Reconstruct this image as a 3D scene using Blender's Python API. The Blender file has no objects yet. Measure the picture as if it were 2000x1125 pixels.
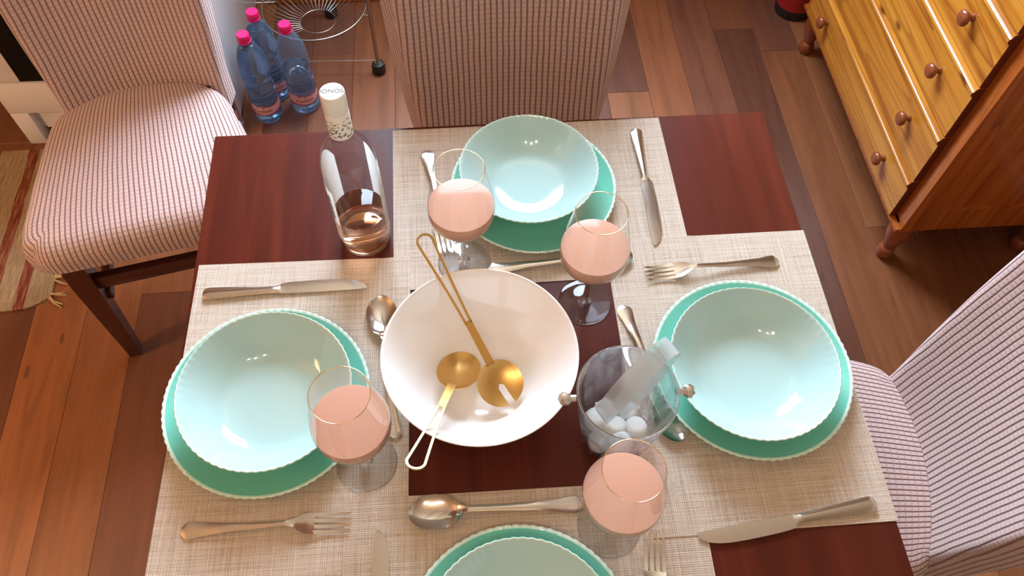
import bpy, bmesh, math, random
from math import sin, cos, pi, radians, sqrt, hypot, atan2
from mathutils import Matrix, Vector

random.seed(7)
SC = bpy.context.scene
COL = SC.collection
TZ = 0.75                                    # table top height

# ---------------------------------------------------------------- camera, world, light, exposure
cam_data = bpy.data.cameras.new('camera')
cam_data.sensor_width = 36.0
cam_data.lens = 1552.5 * 36.0 / 2000.0
cam_data.clip_start = 0.02
cam = bpy.data.objects.new('camera', cam_data)
COL.objects.link(cam)
PITCH, YAW, ROLL = 1.02317, 0.10853, 0.03608
fw = Vector((sin(YAW) * cos(PITCH), cos(YAW) * cos(PITCH), -sin(PITCH)))
rt = fw.cross(Vector((0, 0, 1))).normalized()
up = rt.cross(fw)
r2 = cos(ROLL) * rt + sin(ROLL) * up
u2 = -sin(ROLL) * rt + cos(ROLL) * up
cam.matrix_world = Matrix(((r2.x, u2.x, -fw.x, 0.3906), (r2.y, u2.y, -fw.y, -0.9062),
                           (r2.z, u2.z, -fw.z, TZ + 0.9717), (0, 0, 0, 1)))
SC.camera = cam

SC.view_settings.view_transform = 'Standard'
SC.view_settings.look = 'None'
SC.view_settings.gamma = 1.0
SC.view_settings.use_curve_mapping = False
SC.view_settings.exposure = -0.24

world = bpy.data.worlds.new('daylight')
SC.world = world
world.use_nodes = True
bg = world.node_tree.nodes['Background']
bg.inputs[0].default_value = (0.75, 0.87, 1.0, 1)
bg.inputs[1].default_value = 3.0


def area(name, loc, target, sx, sy, power, color):
    d = bpy.data.lights.new(name, 'AREA')
    d.shape = 'RECTANGLE'
    d.size, d.size_y = sx, sy
    d.energy, d.color = power, color
    o = bpy.data.objects.new(name, d)
    COL.objects.link(o)
    o.location = loc
    o.rotation_euler = (Vector(target) - Vector(loc)).to_track_quat('-Z', 'Y').to_euler()
    return o


# daylight entering by the window in the back wall
area('window_daylight', (0.52, 1.37, 1.60), (0.52, 0.0, 0.98), 0.92, 1.32, 165, (0.68, 0.82, 1.0))
# warm ceiling lamp above and behind the photographer, warm floor lamp in the left half of the room
def point(name, loc, power, color, radius):
    d = bpy.data.lights.new(name, 'POINT')
    d.energy, d.color, d.shadow_soft_size = power, color, radius
    o = bpy.data.objects.new(name, d)
    COL.objects.link(o)
    o.location = loc
    return o


WARM = (1.0, 0.64, 0.34)
BULBS = [(0.05, -1.28, 2.20), (0.30, -1.20, 2.20), (0.55, -1.28, 2.20)]
for b in BULBS:
    point('ceiling_lamp_light', (b[0], b[1], b[2] - 0.075), 6.5, (1.0, 0.84, 0.66), 0.03)
point('floor_lamp_light', (-1.55, -0.65, 1.62), 72, WARM, 0.12)


# ---------------------------------------------------------------- helpers
def link(name, me, parent=None, loc=None, rot=None):
    o = bpy.data.objects.new(name, me)
    COL.objects.link(o)
    if parent is not None:
        o.parent = parent
    if loc is not None:
        o.location = loc
    if rot is not None:
        o.rotation_euler = rot
    return o


def tag(o, label=None, cat=None, group=None, kind=None):
    if label: o['label'] = label
    if cat: o['category'] = cat
    if group: o['group'] = group
    if kind: o['kind'] = kind
    return o


def thing(name, label, cat, loc=(0, 0, 0), rotz=0.0, group=None):
    o = bpy.data.objects.new(name, None)
    COL.objects.link(o)
    o.empty_display_size = 0.05
    o.location = loc
    o.rotation_euler = (0, 0, rotz)
    return tag(o, label, cat, group)


class MB:
    """collects vertices, faces, face material slots and uvs of ONE mesh"""
    def __init__(s):
        s.v, s.f, s.m, s.uv = [], [], [], {}

    def add(s, verts, faces, mi=0, uvs=None):
        o = len(s.v)
        s.v += [tuple(p) for p in verts]
        s.f += [tuple(i + o for i in f) for f in faces]
        s.m += [mi] * len(faces)
        if uvs:
            for i, q in enumerate(uvs):
                s.uv[o + i] = q
        return s

    def box(s, a, b, mi=0, bev=0.0):
        (x0, y0, z0), (x1, y1, z1) = a, b
        if bev <= 0:
            vs = [(x, y, z) for z in (z0, z1) for y in (y0, y1) for x in (x0, x1)]
            fs = [(0, 2, 3, 1), (4, 5, 7, 6), (0, 1, 5, 4), (2, 6, 7, 3), (0, 4, 6, 2), (1, 3, 7, 5)]
            return s.add(vs, fs, mi)
        bm = bmesh.new()
        bmesh.ops.create_cube(bm, size=1.0)
        for v in bm.verts:
            v.co = ((x0 + x1) / 2 + v.co.x * (x1 - x0), (y0 + y1) / 2 + v.co.y * (y1 - y0), (z0 + z1) / 2 + v.co.z * (z1 - z0))
        bmesh.ops.bevel(bm, geom=bm.edges[:], offset=bev, segments=2, affect='EDGES', profile=0.5)
        bm.verts.index_update()
        s.add([v.co[:] for v in bm.verts], [[v.index for v in f.verts] for f in bm.faces], mi)
        bm.free()
        return s

    def lathe(s, prof, seg=48, mi=0, c=(0, 0, 0), rmod=None, closed=False, mis=None):
        base = len(s.v)
        rings = []
        for k, (r, z) in enumerate(prof):
            if r < 1e-6:
                rings.append([len(s.v)])
                s.v.append((c[0], c[1], c[2] + z))
            else:
                ids = []
                for i in range(seg):
                    a = 2 * pi * i / seg
                    rr = r if rmod is None else r + rmod(k, a)
                    ids.append(len(s.v))
                    s.v.append((c[0] + rr * cos(a), c[1] + rr * sin(a), c[2] + z))
                rings.append(ids)
        n = len(rings)
        for k in range(n if closed else n - 1):
            A, B = rings[k], rings[(k + 1) % n]
            m = mi if mis is None else mis[k]
            for i in range(seg):
                j = (i + 1) % seg
                if len(A) == 1 and len(B) == 1: continue
                if len(A) == 1: s.f.append((A[0], B[j], B[i])); s.m.append(m)
                elif len(B) == 1: s.f.append((A[i], A[j], B[0])); s.m.append(m)
                else: s.f.append((A[i], A[j], B[j], B[i])); s.m.append(m)
        return s

    def tube(s, pts, r, seg=10, mi=0, closed=False, cap=True):
        pts = [Vector(p) for p in pts]
        n = len(pts)
        rs = r if isinstance(r, (list, tuple)) else [r] * n
        rings = []
        nrm = None
        for i in range(n):
            a = pts[(i - 1) % n] if (closed or i > 0) else pts[i]
            b = pts[(i + 1) % n] if (closed or i < n - 1) else pts[i]
            t = (b - a).normalized()
            if nrm is None:
                nrm = t.orthogonal().normalized()
            nrm = (nrm - t * nrm.dot(t))
            nrm = nrm.normalized() if nrm.length > 1e-6 else t.orthogonal().normalized()
            bn = t.cross(nrm)
            ids = []
            for k in range(seg):
                an = 2 * pi * k / seg
                ids.append(len(s.v))
                s.v.append(tuple(pts[i] + rs[i] * (cos(an) * nrm + sin(an) * bn)))
            rings.append(ids)
        for i in range(n if closed else n - 1):
            A, B = rings[i], rings[(i + 1) % n]
            for k in range(seg):
                j = (k + 1) % seg
                s.f.append((A[k], A[j], B[j], B[k])); s.m.append(mi)
        if cap and not closed:
            s.f.append(tuple(reversed(rings[0]))); s.m.append(mi)
            s.f.append(tuple(rings[-1])); s.m.append(mi)
        return s

    def torus(s, R, r, c=(0, 0, 0), seg=64, rs=8, mi=0):
        pts = [(c[0] + R * cos(2 * pi * i / seg), c[1] + R * sin(2 * pi * i / seg), c[2]) for i in range(seg)]
        return s.tube(pts, r, rs, mi, closed=True)

    def loft(s, secs, mi=0, cap=True):
        """secs: list of closed sections with the same number of points"""
        rings = []
        for sec in secs:
            ids = list(range(len(s.v), len(s.v) + len(sec)))
            s.v += [tuple(p) for p in sec]
            rings.append(ids)
        for A, B in zip(rings, rings[1:]):
            n = len(A)
            for k in range(n):
                j = (k + 1) % n
                s.f.append((A[k], A[j], B[j], B[k])); s.m.append(mi)
        if cap:
            s.f.append(tuple(reversed(rings[0]))); s.m.append(mi)
            s.f.append(tuple(rings[-1])); s.m.append(mi)
        return s

    def prism(s, poly, axis, a, b, mi=0):
        """extrude a 2d polygon along an axis; axis 'y': poly = (x,z); 'x': (y,z); 'z': (x,y)"""
        def P(p, t):
            return {'y': (p[0], t, p[1]), 'x': (t, p[0], p[1]), 'z': (p[0], p[1], t)}[axis]
        n = len(poly)
        vs = [P(p, a) for p in poly] + [P(p, b) for p in poly]
        fs = [tuple(range(n)), tuple(range(2 * n - 1, n - 1, -1))] + [(i, i + n, (i + 1) % n + n, (i + 1) % n) for i in range(n)]
        return s.add(vs, fs, mi)

    def mesh(s, name, mats, smooth=True, angle=38):
        me = bpy.data.meshes.new(name)
        me.from_pydata(s.v, [], s.f)
        for m in (mats if isinstance(mats, (list, tuple)) else [mats]):
            me.materials.append(m)
        me.polygons.foreach_set('material_index', s.m)
        if s.uv:
            ul = me.uv_layers.new(name='UVMap')
            for lp in me.loops:
                ul.data[lp.index].uv = s.uv.get(lp.vertex_index, (0, 0))
        bm = bmesh.new()
        bm.from_mesh(me)
        bmesh.ops.recalc_face_normals(bm, faces=bm.faces)
        bm.to_mesh(me)
        bm.free()
        if smooth:
            me.polygons.foreach_set('use_smooth', [True] * len(me.polygons))
            me.set_sharp_from_angle(angle=radians(angle))
        me.update()
        return me

    def obj(s, name, mats, parent=None, loc=None, rot=None, smooth=True, angle=38):
        return link(name, s.mesh(name, mats, smooth, angle), parent, loc, rot)


def text_mesh(txt, size, extr=0.0, fn=None, space=1.0):
    cu = bpy.data.curves.new('lettering', 'FONT')
    cu.body = txt
    cu.size = size
    cu.align_x = 'CENTER'
    cu.align_y = 'CENTER'
    cu.extrude = extr
    cu.space_character = space
    o = bpy.data.objects.new('lettering', cu)
    COL.objects.link(o)
    bpy.context.view_layer.update()
    me = bpy.data.meshes.new_from_object(o)
    bpy.data.objects.remove(o)
    if fn:
        for v in me.vertices:
            v.co = fn(v.co)
    return me


# ---------------------------------------------------------------- materials
def new_mat(name):
    m = bpy.data.materials.new(name)
    m.use_nodes = True
    nt = m.node_tree
    return m, nt, nt.nodes['Principled BSDF']


def setp(b, **k):
    names = {'base': 'Base Color', 'rough': 'Roughness', 'metal': 'Metallic', 'trans': 'Transmission Weight', 'ior': 'IOR',
             'coat': 'Coat Weight', 'coat_rough': 'Coat Roughness', 'sss': 'Subsurface Weight', 'emit': 'Emission Color',
             'emit_s': 'Emission Strength', 'spec': 'Specular IOR Level', 'sheen': 'Sheen Weight', 'aniso': 'Anisotropic'}
    for a, v in k.items():
        if isinstance(v, tuple) and len(v) == 3: v = v + (1.0,)
        b.inputs[names[a]].default_value = v
    return b


def simple(name, base, rough=0.5, **k):
    m, nt, b = new_mat(name)
    setp(b, base=base, rough=rough, **k)
    return m


class NT:
    """small node-tree builder"""
    def __init__(s, nt):
        s.nt = nt

    def n(s, typ, **k):
        nd = s.nt.nodes.new(typ)
        for a, v in k.items():
            setattr(nd, a, v)
        return nd

    def to(s, sock, v):
        if isinstance(v, bpy.types.NodeSocket): s.nt.links.new(v, sock)
        elif v is not None: sock.default_value = v

    def math(s, op, a, b=None, c=None, clamp=False):
        nd = s.n('ShaderNodeMath', operation=op, use_clamp=clamp)
        for i, v in enumerate((a, b, c)):
            s.to(nd.inputs[i], v)
        return nd.outputs[0]

    def coords(s, out='Object', scale=(1, 1, 1), loc=(0, 0, 0), rot=(0, 0, 0)):
        tc = s.n('ShaderNodeTexCoord')
        mp = s.n('ShaderNodeMapping')
        s.to(mp.inputs[0], tc.outputs[out])
        mp.inputs[1].default_value = loc
        mp.inputs[2].default_value = rot
        mp.inputs[3].default_value = scale
        return mp.outputs[0]

    def noise(s, vec, scale=1.0, detail=3.0, rough=0.55, dist=0.0):
        nd = s.n('ShaderNodeTexNoise')
        s.to(nd.inputs['Vector'], vec)
        nd.inputs['Scale'].default_value = scale
        nd.inputs['Detail'].default_value = detail
        nd.inputs['Roughness'].default_value = rough
        nd.inputs['Distortion'].default_value = dist
        return nd.outputs[0]

    def ramp(s, fac, stops):
        nd = s.n('ShaderNodeValToRGB')
        e = nd.color_ramp.elements
        while len(e) > 1: e.remove(e[-1])
        e[0].position, e[0].color = stops[0][0], tuple(stops[0][1]) + (1,)
        for p, c in stops[1:]:
            x = e.new(p)
            x.color = tuple(c) + (1,)
        s.to(nd.inputs[0], fac)
        return nd.outputs[0]

    def mix(s, fac, a, b, mode='MIX'):
        nd = s.n('ShaderNodeMix', data_type='RGBA', blend_type=mode)
        s.to(nd.inputs[0], fac)
        for sock, v in ((nd.inputs[6], a), (nd.inputs[7], b)):
            if isinstance(v, tuple) and len(v) == 3: v = v + (1.0,)
            s.to(sock, v)
        return nd.outputs[2]

    def sep(s, vec):
        nd = s.n('ShaderNodeSeparateXYZ')
        s.to(nd.inputs[0], vec)
        return nd.outputs

    def bump(s, h, strength, dist, bsdf):
        nd = s.n('ShaderNodeBump')
        nd.inputs['Strength'].default_value = strength
        nd.inputs['Distance'].default_value = dist
        s.to(nd.inputs['Height'], h)
        s.nt.links.new(nd.outputs[0], bsdf.inputs['Normal'])


def groove(t, x, pitch, lo=0.62, hi=0.98):
    """0 on the cell, 1 in the groove between cells of the given pitch"""
    f = t.math('FRACT', t.math('DIVIDE', x, pitch))
    d = t.math('MULTIPLY', t.math('ABSOLUTE', t.math('SUBTRACT', f, 0.5)), 2.0)
    mr = t.n('ShaderNodeMapRange', interpolation_type='SMOOTHSTEP')
    t.to(mr.inputs[0], d)
    mr.inputs[1].default_value, mr.inputs[2].default_value = lo, hi
    return mr.outputs[0]


def m_fabric():
    m, nt, b = new_mat('waffle_knit')
    t = NT(nt)
    uv = t.n('ShaderNodeTexCoord').outputs['UV']
    x, y, z = t.sep(uv)
    wob = t.math('MULTIPLY', t.math('SUBTRACT', t.noise(t.coords('UV', (14, 14, 14)), 1, 2), 0.5), 0.004)
    gu = groove(t, t.math('ADD', x, wob), 0.0102, 0.52, 0.96)
    gv = groove(t, t.math('ADD', y, wob), 0.0092, 0.66, 1.0)
    g = t.math('MAXIMUM', gu, t.math('MULTIPLY', gv, 0.34))
    nz = t.noise(t.coords('UV', (260, 260, 260)), 1, 2)
    c = t.mix(g, (0.62, 0.455, 0.42), (0.22, 0.105, 0.105))
    c = t.mix(t.math('MULTIPLY', nz, 0.22), c, (0.36, 0.24, 0.21))
    t.to(b.inputs['Base Color'], c)
    setp(b, rough=0.9, sheen=0.25, spec=0.15)
    t.bump(t.math('SUBTRACT', 1.0, g), 0.75, 0.0020, b)
    return m


def m_mat():
    m, nt, b = new_mat('woven_vinyl')
    t = NT(nt)
    o = t.n('ShaderNodeTexCoord').outputs['Object']
    x, y, z = t.sep(o)
    gx = groove(t, x, 0.0021, 0.35, 1.0)
    gy = groove(t, y, 0.0026, 0.35, 1.0)
    # inner pattern: crossed slanted threads in a band set in from the hem
    th = t.noise(t.coords('Object', (520, 9, 1)), 1, 2)
    tv = t.noise(t.coords('Object', (9, 520, 1)), 1, 2)
    fine = t.noise(t.coords('Object', (1500, 160, 1)), 1, 1)
    zone = t.noise(t.coords('Object', (11, 17, 1)), 1, 1)
    g = t.math('MAXIMUM', gx, gy)
    s = t.math('ADD', t.math('MULTIPLY', th, 0.5), t.math('MULTIPLY', tv, 0.5))
    s = t.math('ADD', s, t.math('MULTIPLY', t.math('SUBTRACT', fine, 0.5), 0.25))
    c = t.ramp(s, [(0.30, (0.40, 0.30, 0.23)), (0.46, (0.66, 0.54, 0.44)), (0.56, (0.77, 0.66, 0.56)), (0.70, (0.90, 0.82, 0.73))])
    c = t.mix(t.math('MULTIPLY', g, 0.55), c, (0.29, 0.20, 0.125))
    t.to(b.inputs['Base Color'], c)
    setp(b, rough=0.5, spec=0.35)
    t.bump(t.math('SUBTRACT', t.math('MULTIPLY', s, 0.6), g), 0.55, 0.0008, b)
    return m


def m_floor():
    m, nt, b = new_mat('oak_laminate')
    t = NT(nt)
    oi = t.n('ShaderNodeObjectInfo')
    mp = t.n('ShaderNodeMapping')
    t.to(mp.inputs[0], t.n('ShaderNodeTexCoord').outputs['Object'])
    cx = t.n('ShaderNodeCombineXYZ')
    t.to(cx.inputs[0], t.math('MULTIPLY', oi.outputs['Random'], 37.0))
    t.to(cx.inputs[1], t.math('MULTIPLY', oi.outputs['Random'], 91.0))
    t.to(mp.inputs[1], cx.outputs[0])
    sc = t.n('ShaderNodeVectorMath', operation='MULTIPLY')
    t.to(sc.inputs[0], mp.outputs[0])
    sc.inputs[1].default_value = (28, 2.2, 1)
    g = t.noise(sc.outputs[0], 1.0, 5, 0.62, 0.8)
    sc2 = t.n('ShaderNodeVectorMath', operation='MULTIPLY')
    t.to(sc2.inputs[0], mp.outputs[0])
    sc2.inputs[1].default_value = (11, 3.5, 1)
    k = t.n('ShaderNodeTexVoronoi')
    t.to(k.inputs['Vector'], sc2.outputs[0])
    k.inputs['Scale'].default_value = 0.9
    knot = t.math('LESS_THAN', k.outputs['Distance'], 0.055)
    gr = t.ramp(g, [(0.25, (0.62, 0.55, 0.50)), (0.5, (0.95, 0.93, 0.9)), (0.75, (1.2, 1.18, 1.12))])
    c = t.mix(1.0, oi.outputs['Color'], gr, 'MULTIPLY')
    c = t.mix(t.math('MULTIPLY', knot, 0.55), c, (0.05, 0.018, 0.008))
    t.to(b.inputs['Base Color'], c)
    setp(b, rough=0.42, spec=0.45)
    t.bump(g, 0.12, 0.002, b)
    return m


def m_mahogany():
    m, nt, b = new_mat('mahogany_varnish')
    t = NT(nt)
    g = t.noise(t.coords('Object', (38, 2.0, 6)), 1, 5, 0.6, 0.6)
    o = t.n('ShaderNodeTexCoord').outputs['Object']
    x, y, z = t.sep(o)
    strip = t.n('ShaderNodeTexWhiteNoise', noise_dimensions='1D')
    t.to(strip.inputs['W'], t.math('FLOOR', t.math('DIVIDE', x, 0.112)))
    c = t.ramp(g, [(0.25, (0.050, 0.0075, 0.0042)), (0.55, (0.088, 0.0140, 0.0066)), (0.8, (0.128, 0.0240, 0.0098))])
    c = t.mix(t.math('MULTIPLY', strip.outputs[0], 0.30), c, (0.125, 0.024, 0.010))
    sp = t.noise(t.coords('Object', (1, 1, 1)), 150, 2)
    t.to(b.inputs['Base Color'], c)
    setp(b, rough=0.36, spec=0.16, coat=0.04, coat_rough=0.2)
    rr = t.math('ADD', t.math('MULTIPLY', t.noise(t.coords('Object', (5, 5, 5)), 1, 4), 0.16), 0.30)
    t.to(b.inputs['Roughness'], rr)
    return m


def m_pine(name='honey_pine', along='y', dark=1.0, base=((0.40, 0.115, 0.014), (0.58, 0.215, 0.026), (0.66, 0.27, 0.040))):
    m, nt, b = new_mat(name)
    t = NT(nt)
    st = {'y': (16, 0.75, 16), 'x': (0.75, 16, 16), 'z': (16, 16, 0.75)}[along]
    oi = t.n('ShaderNodeObjectInfo')
    mp = t.n('ShaderNodeMapping')
    t.to(mp.inputs[0], t.n('ShaderNodeTexCoord').outputs['Object'])
    cx = t.n('ShaderNodeCombineXYZ')
    for i, k in enumerate((13.0, 29.0, 7.0)):
        t.to(cx.inputs[i], t.math('MULTIPLY', oi.outputs['Random'], k))
    t.to(mp.inputs[1], cx.outputs[0])
    def sv(sc):
        nd = t.n('ShaderNodeVectorMath', operation='MULTIPLY')
        t.to(nd.inputs[0], mp.outputs[0])
        nd.inputs[1].default_value = sc
        return nd.outputs[0]
    warp = t.noise(sv(tuple(v * 0.55 for v in st)), 1, 1, 0.4)
    ring = t.math('FRACT', t.math('MULTIPLY', warp, 17.0))
    line = t.math('MULTIPLY', t.math('POWER', ring, 6.0), t.noise(sv(tuple(v * 0.4 for v in st)), 1, 1))
    fine = t.noise(sv(tuple(v * 3 for v in st)), 1, 2, 0.5)
    kv = {'y': (7.5, 3.6, 7.5), 'x': (3.6, 7.5, 7.5), 'z': (7.5, 7.5, 3.6)}[along]
    k = t.n('ShaderNodeTexVoronoi')
    t.to(k.inputs['Vector'], sv(kv))
    k.inputs['Scale'].default_value = 1.0
    kd = t.n('ShaderNodeMapRange', interpolation_type='SMOOTHSTEP')
    t.to(kd.inputs[0], k.outputs['Distance'])
    kd.inputs[1].default_value, kd.inputs[2].default_value = 0.105, 0.045
    kd.inputs[3].default_value, kd.inputs[4].default_value = 0.0, 1.0
    c = t.ramp(fine, [(0.3, base[0]), (0.5, base[1]), (0.72, base[2])])
    c = t.mix(t.math('MINIMUM', t.math('MULTIPLY', line, 1.25), 0.8), c, (0.22, 0.050, 0.006))
    c = t.mix(t.math('MULTIPLY', kd.outputs[0], 0.9), c, (0.065, 0.012, 0.004))
    t.to(b.inputs['Base Color'], c)
    setp(b, rough=0.26, spec=0.5, coat=0.3, coat_rough=0.12)
    return m


def m_thin_glass(name, tint=(0.97, 0.98, 0.98), ior=1.45, rough=0.015, power=5.0, refl=0.8, haze=0.0, haze_col=(0.8, 0.8, 0.8)):
    """a clear pane or shell: mirror by Fresnel, else see-through"""
    m, nt, b = new_mat(name)
    t = NT(nt)
    nt.nodes.remove(b)
    lw = t.n('ShaderNodeLayerWeight')
    lw.inputs[0].default_value = 0.5              # Schlick's curve, the same from either side of the shell
    f0 = ((ior - 1) / (ior + 1)) ** 2
    k5 = t.math('POWER', lw.outputs['Facing'], power)
    tr = t.n('ShaderNodeBsdfTransparent')
    tr.inputs[0].default_value = tint + (1,)
    gl = t.n('ShaderNodeBsdfGlossy')
    gl.inputs['Roughness'].default_value = rough
    mx = t.n('ShaderNodeMixShader')
    t.to(mx.inputs[0], t.math('MULTIPLY_ADD', k5, refl * (1 - f0), f0))
    t.to(mx.inputs[1], tr.outputs[0])
    t.to(mx.inputs[2], gl.outputs[0])
    out = mx.outputs[0]
    if haze > 0:                                   # milky colour mixed in for skylight refracted through clear tinted plastic
        tl = t.n('ShaderNodeBsdfTranslucent')
        tl.inputs[0].default_value = haze_col + (1,)
        df = t.n('ShaderNodeBsdfDiffuse')
        df.inputs[0].default_value = haze_col + (1,)
        m1, m2 = t.n('ShaderNodeMixShader'), t.n('ShaderNodeMixShader')
        m1.inputs[0].default_value = 0.5
        t.to(m1.inputs[1], tl.outputs[0]); t.to(m1.inputs[2], df.outputs[0])
        m2.inputs[0].default_value = haze
        t.to(m2.inputs[1], out); t.to(m2.inputs[2], m1.outputs[0])
        out = m2.outputs[0]
    t.to(nt.nodes['Material Output'].inputs[0], out)
    return m


def m_cut_glass(name='cut_glass', clear=0.6, haze=0.025):
    m, nt, b = new_mat(name)
    t = NT(nt)
    setp(b, base=(0.97, 0.98, 0.99), rough=0.0, trans=1.0, ior=1.42)
    tl = t.n('ShaderNodeBsdfTransparent')
    tl.inputs[0].default_value = (0.93, 0.94, 0.95, 1)
    df = t.n('ShaderNodeBsdfTranslucent')
    df.inputs[0].default_value = (0.85, 0.87, 0.9, 1)
    m1, m2 = t.n('ShaderNodeMixShader'), t.n('ShaderNodeMixShader')
    m1.inputs[0].default_value = clear
    t.to(m1.inputs[1], b.outputs[0]); t.to(m1.inputs[2], tl.outputs[0])
    m2.inputs[0].default_value = haze
    t.to(m2.inputs[1], m1.outputs[0]); t.to(m2.inputs[2], df.outputs[0])
    t.to(nt.nodes['Material Output'].inputs[0], m2.outputs[0])
    return m


def m_paper(name, col):
    m, nt, b = new_mat(name)
    t = NT(nt)
    setp(b, base=col, rough=0.7)
    tl = t.n('ShaderNodeBsdfTranslucent')
    tl.inputs[0].default_value = col + (1,)
    mx = t.n('ShaderNodeMixShader')
    mx.inputs[0].default_value = 0.45
    t.to(mx.inputs[1], b.outputs[0]); t.to(mx.inputs[2], tl.outputs[0])
    t.to(nt.nodes['Material Output'].inputs[0], mx.outputs[0])
    return m


def m_rug():
    m, nt, b = new_mat('rag_rug_weave')
    t = NT(nt)
    o = t.n('ShaderNodeTexCoord').outputs['Object']
    x, y, z = t.sep(o)
    wob = t.math('MULTIPLY', t.math('SUBTRACT', t.noise(t.coords('Object', (25, 9, 1)), 1, 3), 0.5), 0.012)
    xx = t.math('ADD', x, wob)
    th = t.noise(t.coords('Object', (330, 16, 1)), 1, 3)
    tan = t.ramp(th, [(0.3, (0.22, 0.14, 0.075)), (0.55, (0.34, 0.24, 0.135)), (0.75, (0.46, 0.35, 0.22))])
    red = t.ramp(th, [(0.3, (0.10, 0.022, 0.012)), (0.5, (0.20, 0.048, 0.026)), (0.66, (0.34, 0.17, 0.09))])
    f = None
    for c0, hw in ((-0.073, 0.013), (-0.146, 0.014), (-0.250, 0.013), (-0.36, 0.030), (-0.47, 0.018), (-0.60, 0.028), (-0.72, 0.018)):
        k = t.math('LESS_THAN', t.math('ABSOLUTE', t.math('SUBTRACT', xx, c0)), hw)
        f = k if f is None else t.math('MAXIMUM', f, k)
    t.to(b.inputs['Base Color'], t.mix(f, tan, red))
    setp(b, rough=0.95, spec=0.1)
    t.bump(t.math('ADD', th, groove(t, y, 0.006)), 0.6, 0.003, b)
    return m


def m_brushed(name, base, rough):
    m, nt, b = new_mat(name)
    t = NT(nt)
    n = t.noise(t.coords('Object', (30, 500, 60)), 1, 2)
    t.to(b.inputs['Roughness'], t.math('ADD', t.math('MULTIPLY', n, 0.14), rough - 0.07))
    setp(b, base=base, metal=1.0)
    return m


M = {}
M['fabric'] = m_fabric()
M['mat'] = m_mat()
M['floor'] = m_floor()
M['table'] = m_mahogany()
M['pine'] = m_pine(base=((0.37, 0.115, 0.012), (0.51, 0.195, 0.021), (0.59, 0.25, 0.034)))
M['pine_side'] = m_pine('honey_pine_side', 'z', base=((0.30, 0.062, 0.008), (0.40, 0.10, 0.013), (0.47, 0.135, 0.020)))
M['pine_end'] = simple('pine_end_grain', (0.13, 0.022, 0.008), 0.5)
M['knob'] = simple('stained_knob', (0.24, 0.060, 0.020), 0.22, coat=0.4)
M['leg_wood'] = simple('turned_leg_stain', (0.24, 0.055, 0.015), 0.3, coat=0.3)
M['dark_wood'] = simple('dark_chair_wood', (0.060, 0.013, 0.009), 0.32, coat=0.3)
M['charger'] = simple('sea_green_glass', (0.18, 0.60, 0.47), 0.10, coat=0.5, coat_rough=0.03)
M['bowl'] = simple('pale_mint_opal', (0.46, 0.67, 0.655), 0.08, coat=0.6, coat_rough=0.03)
M['edge'] = simple('pale_plate_edge', (0.68, 0.88, 0.78), 0.12, coat=0.5)
M['porcelain'] = simple('white_porcelain', (0.92, 0.90, 0.89), 0.10, coat=0.5, coat_rough=0.03)
M['steel'] = m_brushed('polished_steel', (0.74, 0.70, 0.66), 0.14)
M['brass'] = m_brushed('brushed_brass', (0.70, 0.43, 0.14), 0.30)
M['gold'] = simple('gold_rim', (0.92, 0.68, 0.40), 0.15, metal=1.0)
M['thin'] = m_thin_glass('clear_glass_shell')
M['glass'] = simple('clear_glass', (1, 1, 1), 0.0, trans=1.0, ior=1.47)
M['bucket'] = m_cut_glass()
M['foot'] = m_cut_glass('foot_glass', 0.2, 0.0)
M['rose'] = simple('cloudy_rose_wine', (0.67, 0.375, 0.275), 0.10, sss=0.3, spec=0.5, trans=0.08, ior=1.2)
M['rose'].node_tree.nodes['Principled BSDF'].inputs['Subsurface Radius'].default_value = (0.02, 0.01, 0.006)
M['rose_clear'] = simple('rose_wine_in_bottle', (0.96, 0.52, 0.30), 0.0, trans=1.0, ior=1.33)
M['paper'] = m_paper('white_label_paper', (0.88, 0.86, 0.83))
M['cap_white'] = simple('cream_capsule', (0.86, 0.82, 0.75), 0.35)
M['cap_top'] = simple('white_cap_top', (0.88, 0.85, 0.85), 0.4)
M['ink'] = simple('black_print', (0.02, 0.02, 0.022), 0.6)
M['grey_ink'] = simple('grey_print', (0.42, 0.41, 0.40), 0.6)
M['pet'] = m_thin_glass('blue_pet', (0.74, 0.85, 0.96), 1.5, 0.06, 4.0, 0.8, 0.16, (0.42, 0.60, 0.85))  # blue haze colour stands in for skylight refracting in the bottle
M['water'] = simple('still_water', (0.72, 0.86, 1.0), 0.0, trans=1.0, ior=1.33)
M['pink_cap'] = simple('pink_plastic', (0.78, 0.015, 0.16), 0.35)
M['pink_label'] = simple('pale_pink_label', (0.74, 0.42, 0.42), 0.45)
M['blue_label'] = simple('blue_label_print', (0.10, 0.16, 0.36), 0.5)
M['crimson'] = simple('crimson_label_print', (0.45, 0.03, 0.11), 0.5)
M['white_enamel'] = simple('white_enamel', (0.78, 0.76, 0.78), 0.3, coat=0.3)
M['black_glass'] = simple('black_oven_glass', (0.004, 0.004, 0.005), 0.3, spec=0.2)
M['black'] = simple('black_rubber', (0.012, 0.011, 0.012), 0.5)
M['chrome'] = simple('dull_chrome', (0.42, 0.37, 0.33), 0.3, metal=1.0)
M['wire'] = simple('dull_wire', (0.33, 0.28, 0.24), 0.35, metal=1.0)
M['red'] = simple('red_lacquer', (0.33, 0.010, 0.012), 0.25, coat=0.4)
M['rug'] = m_rug()
M['tassel'] = simple('rug_tassel_yarn', (0.46, 0.32, 0.17), 0.95)
M['ice'] = simple('frosted_ice', (0.95, 0.96, 0.98), 0.35, trans=0.12, ior=1.31, sss=0.3)
M['frost'] = simple('frosted_plastic', (0.86, 0.90, 0.93), 0.27, trans=0.74, ior=1.2)
M['wall'] = simple('cream_plaster', (0.52, 0.40, 0.28), 0.9)
M['ceiling'] = simple('cream_ceiling', (0.52, 0.38, 0.24), 0.9)
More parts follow.
